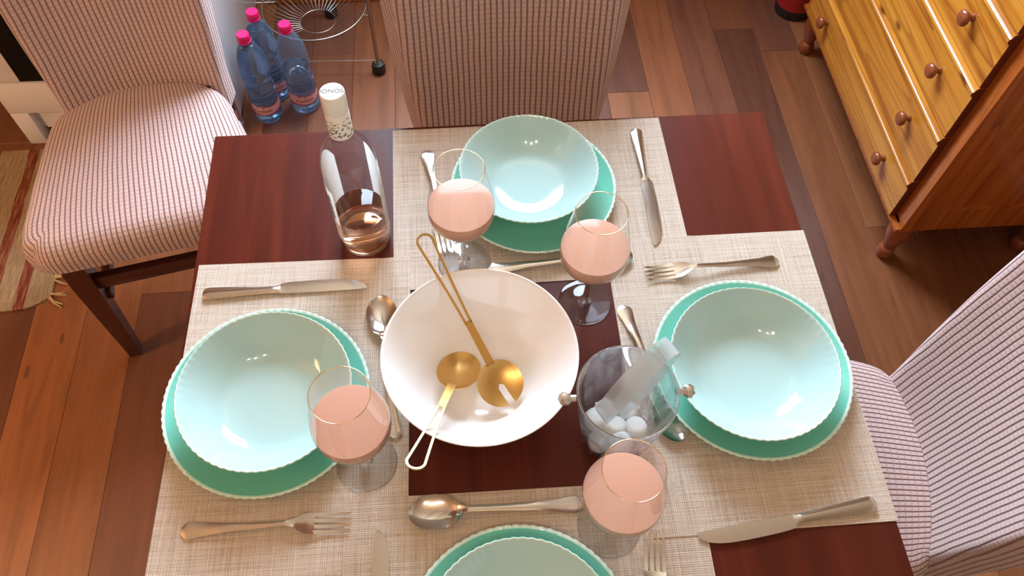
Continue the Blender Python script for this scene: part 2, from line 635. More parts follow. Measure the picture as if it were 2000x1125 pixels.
M['trim'] = m_pine('orange_wood_trim', 'x', base=((0.28, 0.07, 0.012), (0.36, 0.10, 0.018), (0.42, 0.13, 0.025)))
M['frame'] = simple('white_window_paint', (0.78, 0.77, 0.74), 0.4)
M['lamp'] = simple('lamp_glow', (1, 0.8, 0.6), 0.5, emit=(1.0, 0.72, 0.42), emit_s=6.0)
M['shade'] = simple('linen_shade', (0.75, 0.6, 0.42), 0.9, emit=(1.0, 0.62, 0.30), emit_s=1.2)
M['joint'] = simple('floor_underlay', (0.03, 0.012, 0.008), 0.8)

# ---------------------------------------------------------------- the room
RX0, RX1, RY0, RY1, RZ = -2.30, 1.955, -2.60, 1.265, 2.45
fl = MB().box((RX0, RY0, -0.06), (RX1, RY1, -0.012)).obj('floor', M['joint'], smooth=False)
tag(fl, kind='structure')
PW, PX0 = 0.1262, -0.0420
rng = random.Random(21)
tones = [(0.290, 0.112, 0.046), (0.215, 0.078, 0.036), (0.330, 0.130, 0.054), (0.150, 0.055, 0.030), (0.255, 0.092, 0.038), (0.185, 0.070, 0.040)]
i0 = math.ceil((RX0 - PX0) / PW) - 1
for i in range(i0, 60):
    x0 = PX0 + i * PW
    if x0 > RX1 - 0.004: break
    x1 = min(x0 + PW, RX1)
    x0 = max(x0, RX0)
    if x1 - x0 < 0.01: continue
    y = RY1 - rng.uniform(0.2, 1.3)
    ys = [RY1]
    while y > RY0 + 0.2:
        ys.append(y)
        y -= rng.uniform(0.75, 1.45)
    ys.append(RY0)
    last = None
    for ya, yb in zip(ys, ys[1:]):
        c = rng.choice([q for q in tones if q != last])
        last = c
        w, l = (x1 - x0) / 2 - 0.0003, (ya - yb) / 2 - 0.0003
        b = 0.0007
        vs = [(-w, -l, -0.012), (w, -l, -0.012), (w, l, -0.012), (-w, l, -0.012),
              (-w, -l, -b), (w, -l, -b), (w, l, -b), (-w, l, -b),
              (-w + b, -l + b, 0), (w - b, -l + b, 0), (w - b, l - b, 0), (-w + b, l - b, 0)]
        fs = [(3, 2, 1, 0)] + [(k, (k + 1) % 4, (k + 1) % 4 + 4, k + 4) for k in range(4)] + \
             [(k + 4, (k + 1) % 4 + 4, (k + 1) % 4 + 8, k + 8) for k in range(4)] + [(8, 9, 10, 11)]
        p = MB().add(vs, fs).obj('plank', M['floor'], fl, ((x0 + x1) / 2, (ya + yb) / 2, 0), smooth=False)
        k = rng.uniform(0.86, 1.14)
        p.color = (c[0] * k * 0.84, c[1] * k * 0.78, c[2] * k * 0.72, 1)

WX0, WX1, WZ0, WZ1 = 0.02, 1.02, 0.92, 2.30
wb = MB()
wb.box((RX0, RY1, 0), (WX0, RY1 + 0.10, RZ)).box((WX1, RY1, 0), (RX1, RY1 + 0.10, RZ))
wb.box((WX0, RY1, 0), (WX1, RY1 + 0.10, WZ0)).box((WX0, RY1, WZ1), (WX1, RY1 + 0.10, RZ))
tag(wb.obj('wall_back', M['wall'], smooth=False), kind='structure')
tag(MB().box((RX0 - 0.1, RY0, 0), (RX0, RY1, RZ)).obj('wall_left', M['wall'], smooth=False), kind='structure')
tag(MB().box((RX1, RY0, 0), (RX1 + 0.1, RY1, RZ)).obj('wall_right', M['wall'], smooth=False), kind='structure')
tag(MB().box((RX0, RY0 - 0.1, 0), (RX1, RY0, RZ)).obj('wall_front', M['wall'], smooth=False), kind='structure')
tag(MB().box((RX0, RY0, RZ), (RX1, RY1, RZ + 0.1)).obj('ceiling', M['ceiling'], smooth=False), kind='structure')
tag(MB().box((-0.17, RY1 - 0.016, 0), (RX1, RY1, 0.085), bev=0.003).obj('baseboard_back', M['trim'], smooth=False), kind='structure')

wn = MB()
fy0, fy1 = RY1 + 0.02, RY1 + 0.07
for a, b in (((WX0, fy0, WZ0), (WX0 + 0.05, fy1, WZ1)), ((WX1 - 0.05, fy0, WZ0), (WX1, fy1, WZ1)),
             ((WX0, fy0, WZ0), (WX1, fy1, WZ0 + 0.05)), ((WX0, fy0, WZ1 - 0.05), (WX1, fy1, WZ1)),
             ((0.500, fy0, WZ0), (0.540, fy1, WZ1))):
    wn.box(a, b)
wo = tag(wn.obj('window_1', M['frame'], smooth=False), kind='structure')
for a, b in ((WX0 + 0.05, 0.500), (0.540, WX1 - 0.05)):
    MB().box((a, RY1 + 0.043, WZ0 + 0.05), (b, RY1 + 0.047, WZ1 - 0.05)).obj('pane', M['thin'], wo, smooth=False)

# ---------------------------------------------------------------- ceiling lamp and floor lamp (outside the frame, they light the room)
cl = thing('ceiling_lamp', 'ceiling lamp with three warm bulbs on a bar above the table', 'lamp', (0.30, -1.24, RZ))
MB().box((-0.32, -0.03, -0.045), (0.32, 0.03, 0), bev=0.006).obj('canopy', M['chrome'], cl)
for bx, by, bz in BULBS:
    MB().lathe([(0, 0), (0.02, 0), (0.024, -0.06), (0.018, -0.15), (0, -0.15)], 24, c=(bx - 0.30, by + 1.24, -0.03)).obj('socket', M['chrome'], cl)
    MB().lathe([(0, 0.0), (0.016, -0.003), (0.021, -0.02), (0.016, -0.036), (0, -0.042)], 24, c=(bx - 0.30, by + 1.24, -0.18)).obj('bulb', M['lamp'], cl)
fl2 = thing('floor_lamp', 'floor lamp with linen shade standing by the left wall', 'lamp', (-1.55, -0.65, 0))
MB().lathe([(0, 0), (0.14, 0), (0.14, 0.015), (0.02, 0.03), (0, 0.03)], 32).obj('base', M['chrome'], fl2)
MB().tube([(0, 0, 0.02), (0, 0, 1.45)], 0.011).obj('pole', M['chrome'], fl2)
MB().lathe([(0.23, 1.44), (0.14, 1.74)], 40).obj('lamp_shade', M['shade'], fl2)

# ---------------------------------------------------------------- dining table
TL = 0.925
tb = thing('dining_table', 'dark mahogany dining table with a glossy rectangular top laid for four', 'table', (0.45, -TL / 2, 0))
MB().box((-0.45, -TL / 2, TZ - 0.024), (0.45, TL / 2, TZ), bev=0.003).obj('tabletop', M['table'], tb)
ap = 0.055
for nm, a, b in (('apron', (-0.45 + ap, -TL / 2 + ap, 0), (0.45 - ap, -TL / 2 + ap + 0.02, 0)), ('apron', (-0.45 + ap, TL / 2 - ap - 0.02, 0), (0.45 - ap, TL / 2 - ap, 0)),
                 ('apron', (-0.45 + ap, -TL / 2 + ap + 0.02, 0), (-0.45 + ap + 0.02, TL / 2 - ap - 0.02, 0)), ('apron', (0.45 - ap - 0.02, -TL / 2 + ap + 0.02, 0), (0.45 - ap, TL / 2 - ap - 0.02, 0))):
    MB().box((a[0], a[1], TZ - 0.105), (b[0], b[1], TZ - 0.024)).obj(nm, M['table'], tb, smooth=False)
for sx in (-1, 1):
    for sy in (-1, 1):
        x, y = sx * (0.45 - 0.06), sy * (TL / 2 - 0.06)
        s0, s1 = 0.019, 0.03
        secs = [[(x + dx * h, y + dy * h, z) for dx, dy in ((-1, -1), (1, -1), (1, 1), (-1, 1))] for z, h in ((0, s0), (TZ - 0.12, s1), (TZ - 0.024, s1))]
        MB().loft(secs).obj('leg', M['table'], tb, smooth=False)

# ---------------------------------------------------------------- placemats
MLN, MWD, MTH = 0.437, 0.304, 0.0012
MSC = {'T': 1.0, 'L': 1.035, 'B': 1.0, 'R': 1.0}
MATS = {'T': (0.5043, -0.1583, 0.0055), 'L': (0.1547, -0.4785, 1.5515), 'B': (0.4440, -0.7620, -0.012), 'R': (0.7492, -0.4633, 1.5696)}
UNDER = {'T': '', 'L': 'T', 'B': 'L', 'R': 'TB'}


def mat_inside(k, X, Y):
    cx, cy, th = MATS[k]
    dx, dy = X - cx, Y - cy
    s, t = dx * cos(th) + dy * sin(th), -dx * sin(th) + dy * cos(th)
    d = min(MLN * MSC[k] / 2 - abs(s), MWD / 2 - abs(t))
    return max(0.0, min(1.0, (d + 0.010) / 0.009))


def mat_top(X, Y, upto=None):
    """height of the top of the mats at a point of the table"""
    z = 0.0
    for k in 'TLBR':
        if k == upto: break
        if (upto is None or k in UNDER[upto]):
            z += MTH * mat_inside(k, X, Y)
    return z


ML_LAB = {'T': 'beige woven placemat at the far place setting, lying along the back table edge',
          'L': 'beige woven placemat under the left place setting, by the left table edge',
          'B': 'beige woven placemat at the near place setting, cut by the bottom of the photo',
          'R': 'beige woven placemat under the right place setting, overlapping its neighbours'}
for k in 'TLBR':
    cx, cy, th = MATS[k]
    NX, NY = 72, 50
    mb = MB()
    top, bot = [], []
    for j in range(NY + 1):
        for i in range(NX + 1):
            s, t = (-MLN / 2 + MLN * i / NX) * MSC[k], -MWD / 2 + MWD * j / NY
            X, Y = cx + s * cos(th) - t * sin(th), cy + s * sin(th) + t * cos(th)
            z = mat_top(X, Y, k)
            top.append((s, t, z + MTH + 0.0002)); bot.append((s, t, z + 0.0002))
    W = NX + 1
    N = len(top)
    fs = [(j * W + i, j * W + i + 1, (j + 1) * W + i + 1, (j + 1) * W + i) for j in range(NY) for i in range(NX)]
    fb = [tuple(v + N for v in reversed(f)) for f in fs]
    rim = [i for i in range(W)] + [j * W + NX for j in range(1, NY + 1)] + [NY * W + i for i in range(NX - 1, -1, -1)] + [j * W for j in range(NY - 1, 0, -1)]
    fr = [(rim[a], rim[a - 1], rim[a - 1] + N, rim[a] + N) for a in range(len(rim))]
    o = mb.add(top + bot, fs + fb + fr).obj('placemat', M['mat'], None, (cx, cy, TZ), (0, 0, th))
    tag(o, ML_LAB[k], 'placemat', 'woven placemats')
MTOP = TZ + MTH + 0.0003

# ---------------------------------------------------------------- plates and bowls
def scallop(n, amp, ks):
    return lambda k, a: (amp * (abs(cos(n * a / 2)) - 0.6) if k in ks else 0.0)


def charger_mesh(R):
    prof = [(0, 0.004), (0.05, 0.004), (0.085, 0.0045), (0.095, 0.0065), (0.115, 0.0125), (R - 0.004, 0.0185), (R - 0.0012, 0.0200), (R, 0.0192), (R - 0.002, 0.0165),
            (0.112, 0.0095), (0.094, 0.0030), (0.088, 0.0), (0.080, 0.0), (0.078, 0.001), (0, 0.001)]
    mis = [0, 0, 0, 0, 0, 1, 1, 1, 0, 0, 0, 0, 0, 0]
    return MB().lathe(prof, 288, rmod=scallop(78, 0.0015, (6, 7, 8)), mis=mis).mesh('charger_plate', [M['charger'], M['edge']], angle=60)


def bowl_mesh(R):
    H = 0.0525
    prof = [(0, 0.0065), (0.035, 0.0065), (0.054, 0.0072), (0.062, 0.0095), (0.071, 0.0150), (0.082, 0.0245), (0.093, 0.0355), (R - 0.006, 0.0472), (R - 0.0022, H - 0.0008), (R - 0.001, H), (R, H - 0.001),
            (R - 0.003, 0.0462), (0.0945, 0.0330), (0.084, 0.0220), (0.073, 0.0120), (0.066, 0.0066), (0.056, 0.0035), (0.050, 0.0), (0.044, 0.0), (0.042, 0.003), (0, 0.003)]
    mis = [0] * 8 + [1, 1, 1] + [0] * 9
    return MB().lathe(prof, 288, rmod=scallop(64, 0.0011, (8, 9, 10)), mis=mis).mesh('soup_bowl', [M['bowl'], M['edge']], angle=60)


CH, BO = charger_mesh(0.1315), bowl_mesh(0.1085)
for k, c, b, sc, nm in (('T', (0.5005, -0.1480), (0.4925, -0.1430), 0.955, 'at the far place setting'),
                        ('L', (0.1265, -0.4730), (0.1315, -0.4765), 1.0, 'at the left place setting'),
                        ('R', (0.7635, -0.4700), (0.7545, -0.4810), 1.005, 'at the right place setting'),
                        ('B', (0.4270, -0.7890), (0.4270, -0.7900), 1.0, 'at the near place setting, cut by the photo')):
    o = link('charger_plate', CH, None, (c[0], c[1], MTOP))
    o.scale = (sc, sc, 1)
    tag(o, 'sea green scalloped charger plate ' + nm, 'plate', 'sea green charger plates')
    o = link('soup_bowl', BO, None, (b[0], b[1], MTOP + 0.0050))
    o.scale = (sc, sc, 1)
    tag(o, 'pale mint scalloped bowl on a plate ' + nm, 'bowl', 'pale mint bowls')

# ---------------------------------------------------------------- white salad bowl
WB = (0.4020, -0.4635)
wbp = [(0, 0.0055), (0.03, 0.0058), (0.048, 0.0085), (0.062, 0.0155), (0.078, 0.030), (0.094, 0.0500), (0.108, 0.0730), (0.1185, 0.0920), (0.1200, 0.0945), (0.1212, 0.0948), (0.1222, 0.0940),
       (0.1205, 0.0900), (0.110, 0.0700), (0.096, 0.0465), (0.080, 0.0262), (0.064, 0.0115), (0.052, 0.0045), (0.046, 0.0), (0.040, 0.0), (0.038, 0.0025), (0, 0.0025)]
tag(MB().lathe(wbp, 128).obj('salad_bowl', M['porcelain'], None, (WB[0], WB[1], TZ + 0.0003), angle=60),
    'large white porcelain salad bowl holding two gold servers, middle of the table', 'bowl')


# ---------------------------------------------------------------- strips (cutlery and servers): stations (s, half width, z, thickness, curve, offset)
def strip(mb, st, m=7, mi=0):
    secs = []
    for s, hw, z, t, cv, off in st:
        topr, botr = [], []
        for k in range(m):
            u = -1 + 2 * k / (m - 1)
            zz = z + cv * u * u
            e = (1 - abs(u) ** 4)
            topr.append((s, off + hw * u, zz))
            botr.append((s, off + hw * u, zz - t * (0.22 + 0.78 * e)))
        secs.append(topr + botr[::-1])
    return mb.loft(secs, mi)


def smooth_st(pts, n=6):
    """Catmull-Rom through stations"""
    out = []
    for i in range(len(pts) - 1):
        p0, p1, p2, p3 = pts[max(i - 1, 0)], pts[i], pts[i + 1], pts[min(i + 2, len(pts) - 1)]
        for k in range(n):
            t = k / n
            out.append(tuple(0.5 * ((2 * b) + (-a + c) * t + (2 * a - 5 * b + 4 * c - d) * t * t + (-a + 3 * b - 3 * c + d) * t ** 3) for a, b, c, d in zip(p0, p1, p2, p3)))
    out.append(pts[-1])
    return [(s, max(h, 0.0004), z, t, c, o) for s, h, z, t, c, o in out]


def handle_st(L, zmid, zneck):
    # flared handle with a shouldered, slightly pointed end; s = 0 at the end of the handle
    return smooth_st([(0.0, 0.0036, 0.0032, 0.0022, -0.0004, 0), (0.0032, 0.0072, 0.0036, 0.0026, -0.0006, 0), (0.0070, 0.0103, 0.0040, 0.0030, -0.0008, 0), (0.0150, 0.0101, 0.0044, 0.0032, -0.0009, 0),
                      (0.030, 0.0076, 0.0055, 0.0034, -0.0009, 0), (0.055, 0.0053, zmid, 0.0034, -0.0008, 0), (0.080, 0.0042, zmid + 0.001, 0.0032, -0.0007, 0), (L - 0.008, 0.0030, zneck, 0.0030, -0.0005, 0), (L, 0.0031, zneck, 0.0028, -0.0003, 0)], 4)


def knife_meshes():
    h = smooth_st([(0, 0.0040, 0.0060, 0.0045, -0.001, 0), (0.002, 0.0074, 0.0070, 0.0060, -0.0018, 0), (0.006, 0.0092, 0.0074, 0.0070, -0.0022, 0), (0.018, 0.0092, 0.0076, 0.0072, -0.0024, 0),
                   (0.055, 0.0074, 0.0074, 0.0070, -0.0022, 0), (0.092, 0.0056, 0.0070, 0.0064, -0.0020, 0), (0.100, 0.0056, 0.0064, 0.0056, -0.0018, 0), (0.107, 0.0070, 0.0050, 0.0036, -0.0008, 0.0006)], 4)
    b = smooth_st([(0.1055, 0.0066, 0.0044, 0.0022, -0.0003, 0.0008), (0.114, 0.0088, 0.0040, 0.0018, -0.0002, 0.0018), (0.150, 0.0098, 0.0038, 0.0016, -0.0002, 0.0022), (0.190, 0.0096, 0.0036, 0.0014, -0.0002, 0.0018),
                   (0.212, 0.0078, 0.0035, 0.0012, -0.0002, 0.0002), (0.223, 0.0050, 0.0034, 0.0010, -0.0001, -0.0022), (0.2285, 0.0020, 0.0034, 0.0008, -0.0001, -0.0046)], 5)
    return strip(MB(), h).mesh('handle', M['steel'], angle=50), strip(MB(), b).mesh('blade', M['steel'], angle=50)


def fork_meshes():
    h = handle_st(0.128, 0.0080, 0.0135)
    head = smooth_st([(0.1265, 0.0031, 0.0137, 0.0026, -0.0002, 0), (0.134, 0.0050, 0.0125, 0.0022, 0.0004, 0), (0.142, 0.0098, 0.0098, 0.0020, 0.0010, 0), (0.150, 0.0125, 0.0072, 0.0018, 0.0010, 0), (0.158, 0.0128, 0.0052, 0.0017, 0.0009, 0)], 4)
    tines = []
    for k in range(4):
        o = (k - 1.5) * 0.0071
        edge = 0.0009 * (abs(o) / 0.0128) ** 2
        tines.append(strip(MB(), smooth_st([(0.1565, 0.0024, 0.0055 + edge, 0.0016, 0, o), (0.170, 0.0023, 0.0036 + edge, 0.0016, 0, o * 0.99), (0.186, 0.0020, 0.0036 + edge, 0.0014, 0, o * 0.97), (0.196, 0.0014, 0.0052, 0.0012, 0, o * 0.95), (0.2015, 0.0005, 0.0066, 0.0008, 0, o * 0.94)], 3), 5).mesh('tine', M['steel'], angle=50))
    return strip(MB(), h).mesh('handle', M['steel'], angle=50), strip(MB(), head).mesh('fork_head', M['steel'], angle=50), tines


def spoon_meshes():
    h = handle_st(0.140, 0.0085, 0.0135)
    b = smooth_st([(0.1385, 0.0031, 0.0136, 0.0026, -0.0002, 0), (0.146, 0.0056, 0.0108, 0.0020, 0.0010, 0), (0.154, 0.0135, 0.0060, 0.0016, 0.0040, 0), (0.164, 0.0192, 0.0032, 0.0015, 0.0062, 0), (0.178, 0.0216, 0.0020, 0.0014, 0.0072, 0),
                   (0.192, 0.0200, 0.0028, 0.0014, 0.0062, 0), (0.202, 0.0150, 0.0050, 0.0014, 0.0042, 0), (0.2085, 0.0085, 0.0078, 0.0014, 0.0018, 0), (0.2110, 0.0030, 0.0094, 0.0012, 0.0004, 0)], 5)
    return strip(MB(), h).mesh('handle', M['steel'], angle=50), strip(MB(), b, 13).mesh('spoon_bowl', M['steel'], angle=60)


KN, FK, SP = knife_meshes(), fork_meshes(), spoon_meshes()


def cutlery(kind, end, tip, label, dz=0.0, flip=False):
    L = {'knife': 0.2285, 'fork': 0.2015, 'spoon': 0.2110}[kind]
    e, t = Vector(end), Vector(tip)
    d = (t - e)
    d.normalize()
    s = (e + t) / 2 - d * L / 2
    o = thing('table_' + kind, label, kind, (s.x, s.y, MTOP + dz), atan2(d.y, d.x), {'knife': 'table knives', 'fork': 'table forks', 'spoon': 'table spoons'}[kind])
    if flip:
        o.scale = (1, -1, 1)
    if kind == 'knife':
        link('handle', KN[0], o); link('blade', KN[1], o)
    elif kind == 'fork':
        link('handle', FK[0], o)
        h = link('fork_head', FK[1], o)
        for tm in FK[2]:
            link('tine', tm, h)
    else:
        link('handle', SP[0], o); link('spoon_bowl', SP[1], o)
    return o


cutlery('knife', (0.0205, -0.302), (0.249, -0.2995), 'steel knife above the left bowl, its handle near the left table edge', flip=False)
cutlery('fork', (0.0355, -0.632), (0.2345, -0.636), 'steel fork below the left bowl, tines pointing right')
cutlery('spoon', (0.2885, -0.534), (0.268, -0.323), 'steel spoon partly hidden under the rim of the white salad bowl, left side')
cutlery('fork', (0.3385, -0.058), (0.3650, -0.253), 'steel fork left of the far bowl, crossed by a wine glass')
cutlery('knife', (0.6785, -0.033), (0.676, -0.259), 'steel knife right of the far bowl, blade towards the camera')
cutlery('spoon', (0.4230, -0.2865), (0.634, -0.2785), 'steel spoon between the far plate and the salad bowl, bowl hidden behind a wine glass')
cutlery('fork', (0.8480, -0.2995), (0.648, -0.3095), 'steel fork above the right bowl, tines pointing left')
cutlery('knife', (0.8775, -0.660), (0.651, -0.6865), 'steel knife below the right bowl, handle at the right', flip=False)
cutlery('spoon', (0.6080, -0.361), (0.6500, -0.563), 'steel spoon behind the glass ice bucket, left of the right plate')
cutlery('knife', (0.2590, -0.877), (0.2715, -0.6490), 'steel knife showing only its blade at the bottom edge, left of the near bowl', flip=True)
cutlery('spoon', (0.5125, -0.6345), (0.3085, -0.6325), 'steel spoon lying crosswise above the near bowl')
cutlery('fork', (0.5660, -0.876), (0.5985, -0.677), 'steel fork with only its tines showing at the bottom edge, right of the near bowl', dz=0.001)

# ---------------------------------------------------------------- gold salad servers: local frame x along the tool from head to loop, z normal
def ellipse_head(mb, a, b, depth, t, slot=None):
    """dished disc of half axes a, b with an optional slot cut from the -x side"""
    NR, NA = 7, 72
    def rmax(an):
        return 1.0
    top = []
    for j in range(NR + 1):
        for i in range(NA):
            an = 2 * pi * i / NA
            r = j / NR
            top.append((a * r * cos(an), b * r * sin(an), -depth * (1 - r * r)))
    bot = [(x, y, z - t) for x, y, z in top]
    N = len(top)
    fs = []
    keep = set()
    for j in range(NR):
        for i in range(NA):
            k = (i + 1) % NA
            q = (j * NA + i, j * NA + k, (j + 1) * NA + k, (j + 1) * NA + i)
            cxq = sum(top[v][0] for v in q) / 4
            cyq = sum(top[v][1] for v in q) / 4
            if slot and cxq < -0.002 and abs(cyq - slot[0] * cxq) < slot[1]:
                continue
            fs.append(q)
    edges = {}
    for f in fs:
        for p, q in zip(f, f[1:] + f[:1]):
            edges[(p, q)] = 1
    side = [(q, p, p + N, q + N) for (p, q) in edges if (q, p) not in edges and not (p < NA and q < NA)]
    return mb.add(top + bot, fs + [tuple(v + N for v in reversed(f)) for f in fs] + side)


def slotted_head(mb, R, depth, t, hw, skew):
    """round dished head with a slot: a row grid clipped to the disc outline"""
    NX, NY = 44, 44
    vid = {}
    vs = []
    def V(x, y):
        r2_ = (x * x + y * y) / (R * R)
        vs.append((x, y, -depth * (1 - min(1.0, r2_))))
        return len(vs) - 1
    # outline as polar sectors: angle measured from the slot, the slot walls are straight
    fs = []
    NA, NR = 64, 9
    rows = []
    for i in range(NA + 1):
        # boundary points go round the disc from one slot lip to the other
        a_lip = math.asin(hw / R)
        an = pi + a_lip + (2 * pi - 2 * a_lip) * i / NA
        ox, oy = R * cos(an), R * sin(an)
        # inner path: along the slot wall to its closed end, round the end and back
        f = i / NA
        sl = 0.004
        if f < 0.12: ix, iy = -0.005, -hw
        elif f > 0.88: ix, iy = -0.005, hw
        else:
            g = (f - 0.12) / 0.76
            ix, iy = -0.005 + 0.004 * sin(pi * g), -hw + 2 * hw * g
        row = []
        for j in range(NR + 1):
            u = j / NR
            row.append(V(ix + (ox - ix) * u, iy + (oy - iy) * u))
        rows.append(row)
    for A, B in zip(rows, rows[1:]):
        for j in range(NR):
            fs.append((A[j], B[j], B[j + 1], A[j + 1]))
    N = len(vs)
    bot = [(x, y, z - t) for x, y, z in vs]
    rim = [r[NR] for r in rows] + rows[-1][NR - 1::-1] + [r[0] for r in rows[-2:0:-1]] + rows[0][:NR]
    side = [(rim[k], rim[k - 1], rim[k - 1] + N, rim[k] + N) for k in range(len(rim))]
    return mb.add(vs + bot, fs + [tuple(v + N for v in reversed(f)) for f in fs] + side)


def server(name, label, head, loop, rollx, slotted, bend):
    """head and loop: world points of head centre and loop end"""
    H, Lp = Vector(head), Vector(loop)
    X = (Lp - H)
    length = X.length
    X.normalize()
    Y = Vector((0, 0, 1)).cross(X).normalized()
    Z = X.cross(Y)
    if rollx:
        q = Matrix.Rotation(rollx, 3, X)
        Y, Z = q @ Y, q @ Z
    o = thing(name, label, 'serving spoon', group='gold salad servers')
    o.matrix_world = Matrix(((X.x, Y.x, Z.x, H.x), (X.y, Y.y, Z.y, H.y), (X.z, Y.z, Z.z, H.z), (0, 0, 0, 1)))
    if slotted:
        hd = slotted_head(MB(), 0.0305, 0.006, 0.0014, 0.0046, 0.0).obj('slotted_head', M['brass'], o)
        hd.rotation_euler = (0, 0, radians(3))
        r0 = 0.0285
    else:
        ellipse_head(MB(), 0.038, 0.0280, 0.009, 0.0014).obj('spoon_head', M['brass'], o, rot=(0, radians(4), 0))
        r0 = 0.036
    # flat neck, then a long wire loop that widens to a round end
    ns = r0 + (0.062 if slotted else 0.045)
    strip(MB(), smooth_st([(r0 - 0.003, 0.0058, 0.0006, 0.0018, 0, 0), (r0 + 0.008, 0.0054, bend, 0.0018, 0, 0), (ns - 0.008, 0.0050, bend, 0.0018, 0, 0), (ns, 0.0052, bend, 0.0018, 0, 0)], 4)).obj('neck', M['brass'], o)
    pts = []
    n = 22
    RW = 0.0105
    end = length - RW
    a = [(ns - 0.004 + (end - ns + 0.004) * i / n, 0.0036 + (RW - 0.0036) * (i / n) ** 1.4) for i in range(n + 1)]
    arc = [(end + RW * sin(pi * k / 14), RW * cos(pi * k / 14)) for k in range(1, 14)]
    path = a + arc + [(x, -y) for x, y in reversed(a)]
    mb = MB()
    secs = []
    for i, (x, y) in enumerate(path):
        x0, y0 = path[max(i - 1, 0)]
        x1, y1 = path[min(i + 1, len(path) - 1)]
        tx, ty = x1 - x0, y1 - y0
        l = hypot(tx, ty)
        nx, ny = -ty / l, tx / l
        w, h = 0.0017, 0.0018
        z = bend - 0.0009
        secs.append([(x + nx * w * cx_, y + ny * w * cx_, z + h * cz_) for cx_, cz_ in ((-1, -0.5), (-0.8, 0.5), (0.8, 0.5), (1, -0.5))])
    mb.loft(secs).obj('loop_handle', M['brass'], o)
    return o


server('salad_fork', 'gold slotted salad server leaning across the white bowl to the back', (0.4265, -0.4800, TZ + 0.0350), (0.3355, -0.3000, TZ + 0.1180), 0.0, True, 0.0015)
server('salad_spoon', 'gold oval salad spoon in the white bowl, handle towards the camera', (0.3740, -0.4555, TZ + 0.0310), (0.3205, -0.6160, TZ + 0.1240), 0.0, False, 0.0015)

# ---------------------------------------------------------------- wine glasses
bowl_prof = [(0.0, 0.0850), (0.008, 0.0856), (0.020, 0.0900), (0.034, 0.1000), (0.0425, 0.1150), (0.0448, 0.1280), (0.0443, 0.1400), (0.0425, 0.1520), (0.0392, 0.1700), (0.0355, 0.1900), (0.0320, 0.2095)]


def interp(prof, z):
    for (r0, z0), (r1, z1) in zip(prof, prof[1:]):
        if z0 <= z <= z1:
            return r0 + (r1 - r0) * (z - z0) / (z1 - z0)
    return prof[-1][0]


def cr2(pts, n=4):
    out = []
    for i in range(len(pts) - 1):
        p0, p1, p2, p3 = pts[max(i - 1, 0)], pts[i], pts[i + 1], pts[min(i + 2, len(pts) - 1)]
        for k in range(n):
            t = k / n
            out.append(tuple(0.5 * ((2 * b) + (-a + c) * t + (2 * a - 5 * b + 4 * c - d) * t * t + (-a + 3 * b - 3 * c + d) * t ** 3) for a, b, c, d in zip(p0, p1, p2, p3)))
    out.append(pts[-1])
    return [(max(r, 0.0), z) for r, z in out]


GB = cr2(bowl_prof, 3)
G_BOWL = MB().lathe(GB, 72).mesh('glass_bowl', M['thin'], angle=80)
G_RIM = MB().torus(0.0320, 0.00052, (0, 0, 0.2097), 96, 8).mesh('gold_rim', M['gold'], angle=80)
LEVEL = 0.1385
inner = [(max(0.0, r - 0.0007), z + 0.0006) for r, z in GB if z < LEVEL - 0.002]
rl = interp(GB, LEVEL) - 0.0007
G_WINE = MB().lathe([(0, 0.0860)] + inner[1:] + [(rl, LEVEL - 0.0004), (rl - 0.0015, LEVEL), (0, LEVEL)], 72).mesh('wine', M['rose'], angle=40)
stem_prof = [(0, 0.0862), (0.0052, 0.0848), (0.0048, 0.080), (0.0040, 0.070), (0.0036, 0.050), (0.0038, 0.030), (0.0050, 0.0145), (0.0085, 0.0075), (0, 0.0070)]
G_STEM = MB().lathe(cr2(stem_prof[1:-1], 3), 32).lathe([(0, 0.0848), (0.0052, 0.0848)], 32).lathe([(0.0085, 0.0075), (0, 0.0075)], 32).mesh('stem', M['glass'], angle=60)
G_FOOT = MB().lathe([(0, 0.0073), (0.008, 0.0068), (0.016, 0.0040), (0.028, 0.0025), (0.0365, 0.0019), (0.0380, 0.0012), (0.0376, 0.0003), (0.036, 0.0), (0, 0.0008)], 72).mesh('foot', M['foot'], angle=60)
for (x, y), nm in (((0.389, -0.2705), 'beside the far fork, nearest the wine bottle'), ((0.556, -0.3470), 'standing on the bare wood right of the white bowl'),
                   ((0.253, -0.5620), 'between the left bowl and the white salad bowl'), ((0.545, -0.6630), 'in front of the ice bucket, near the camera')):
    z = mat_top(x, y)
    g = thing('wine_glass', 'gold-rimmed glass of rose wine ' + nm, 'wine glass', (x, y, TZ + z + (0.0004 if z == 0 else 0.0006)), 0, 'gold-rimmed wine glasses')
    for nm2, me in (('glass_bowl', G_BOWL), ('gold_rim', G_RIM), ('wine', G_WINE), ('stem', G_STEM), ('foot', G_FOOT)):
        link(nm2, me, g)

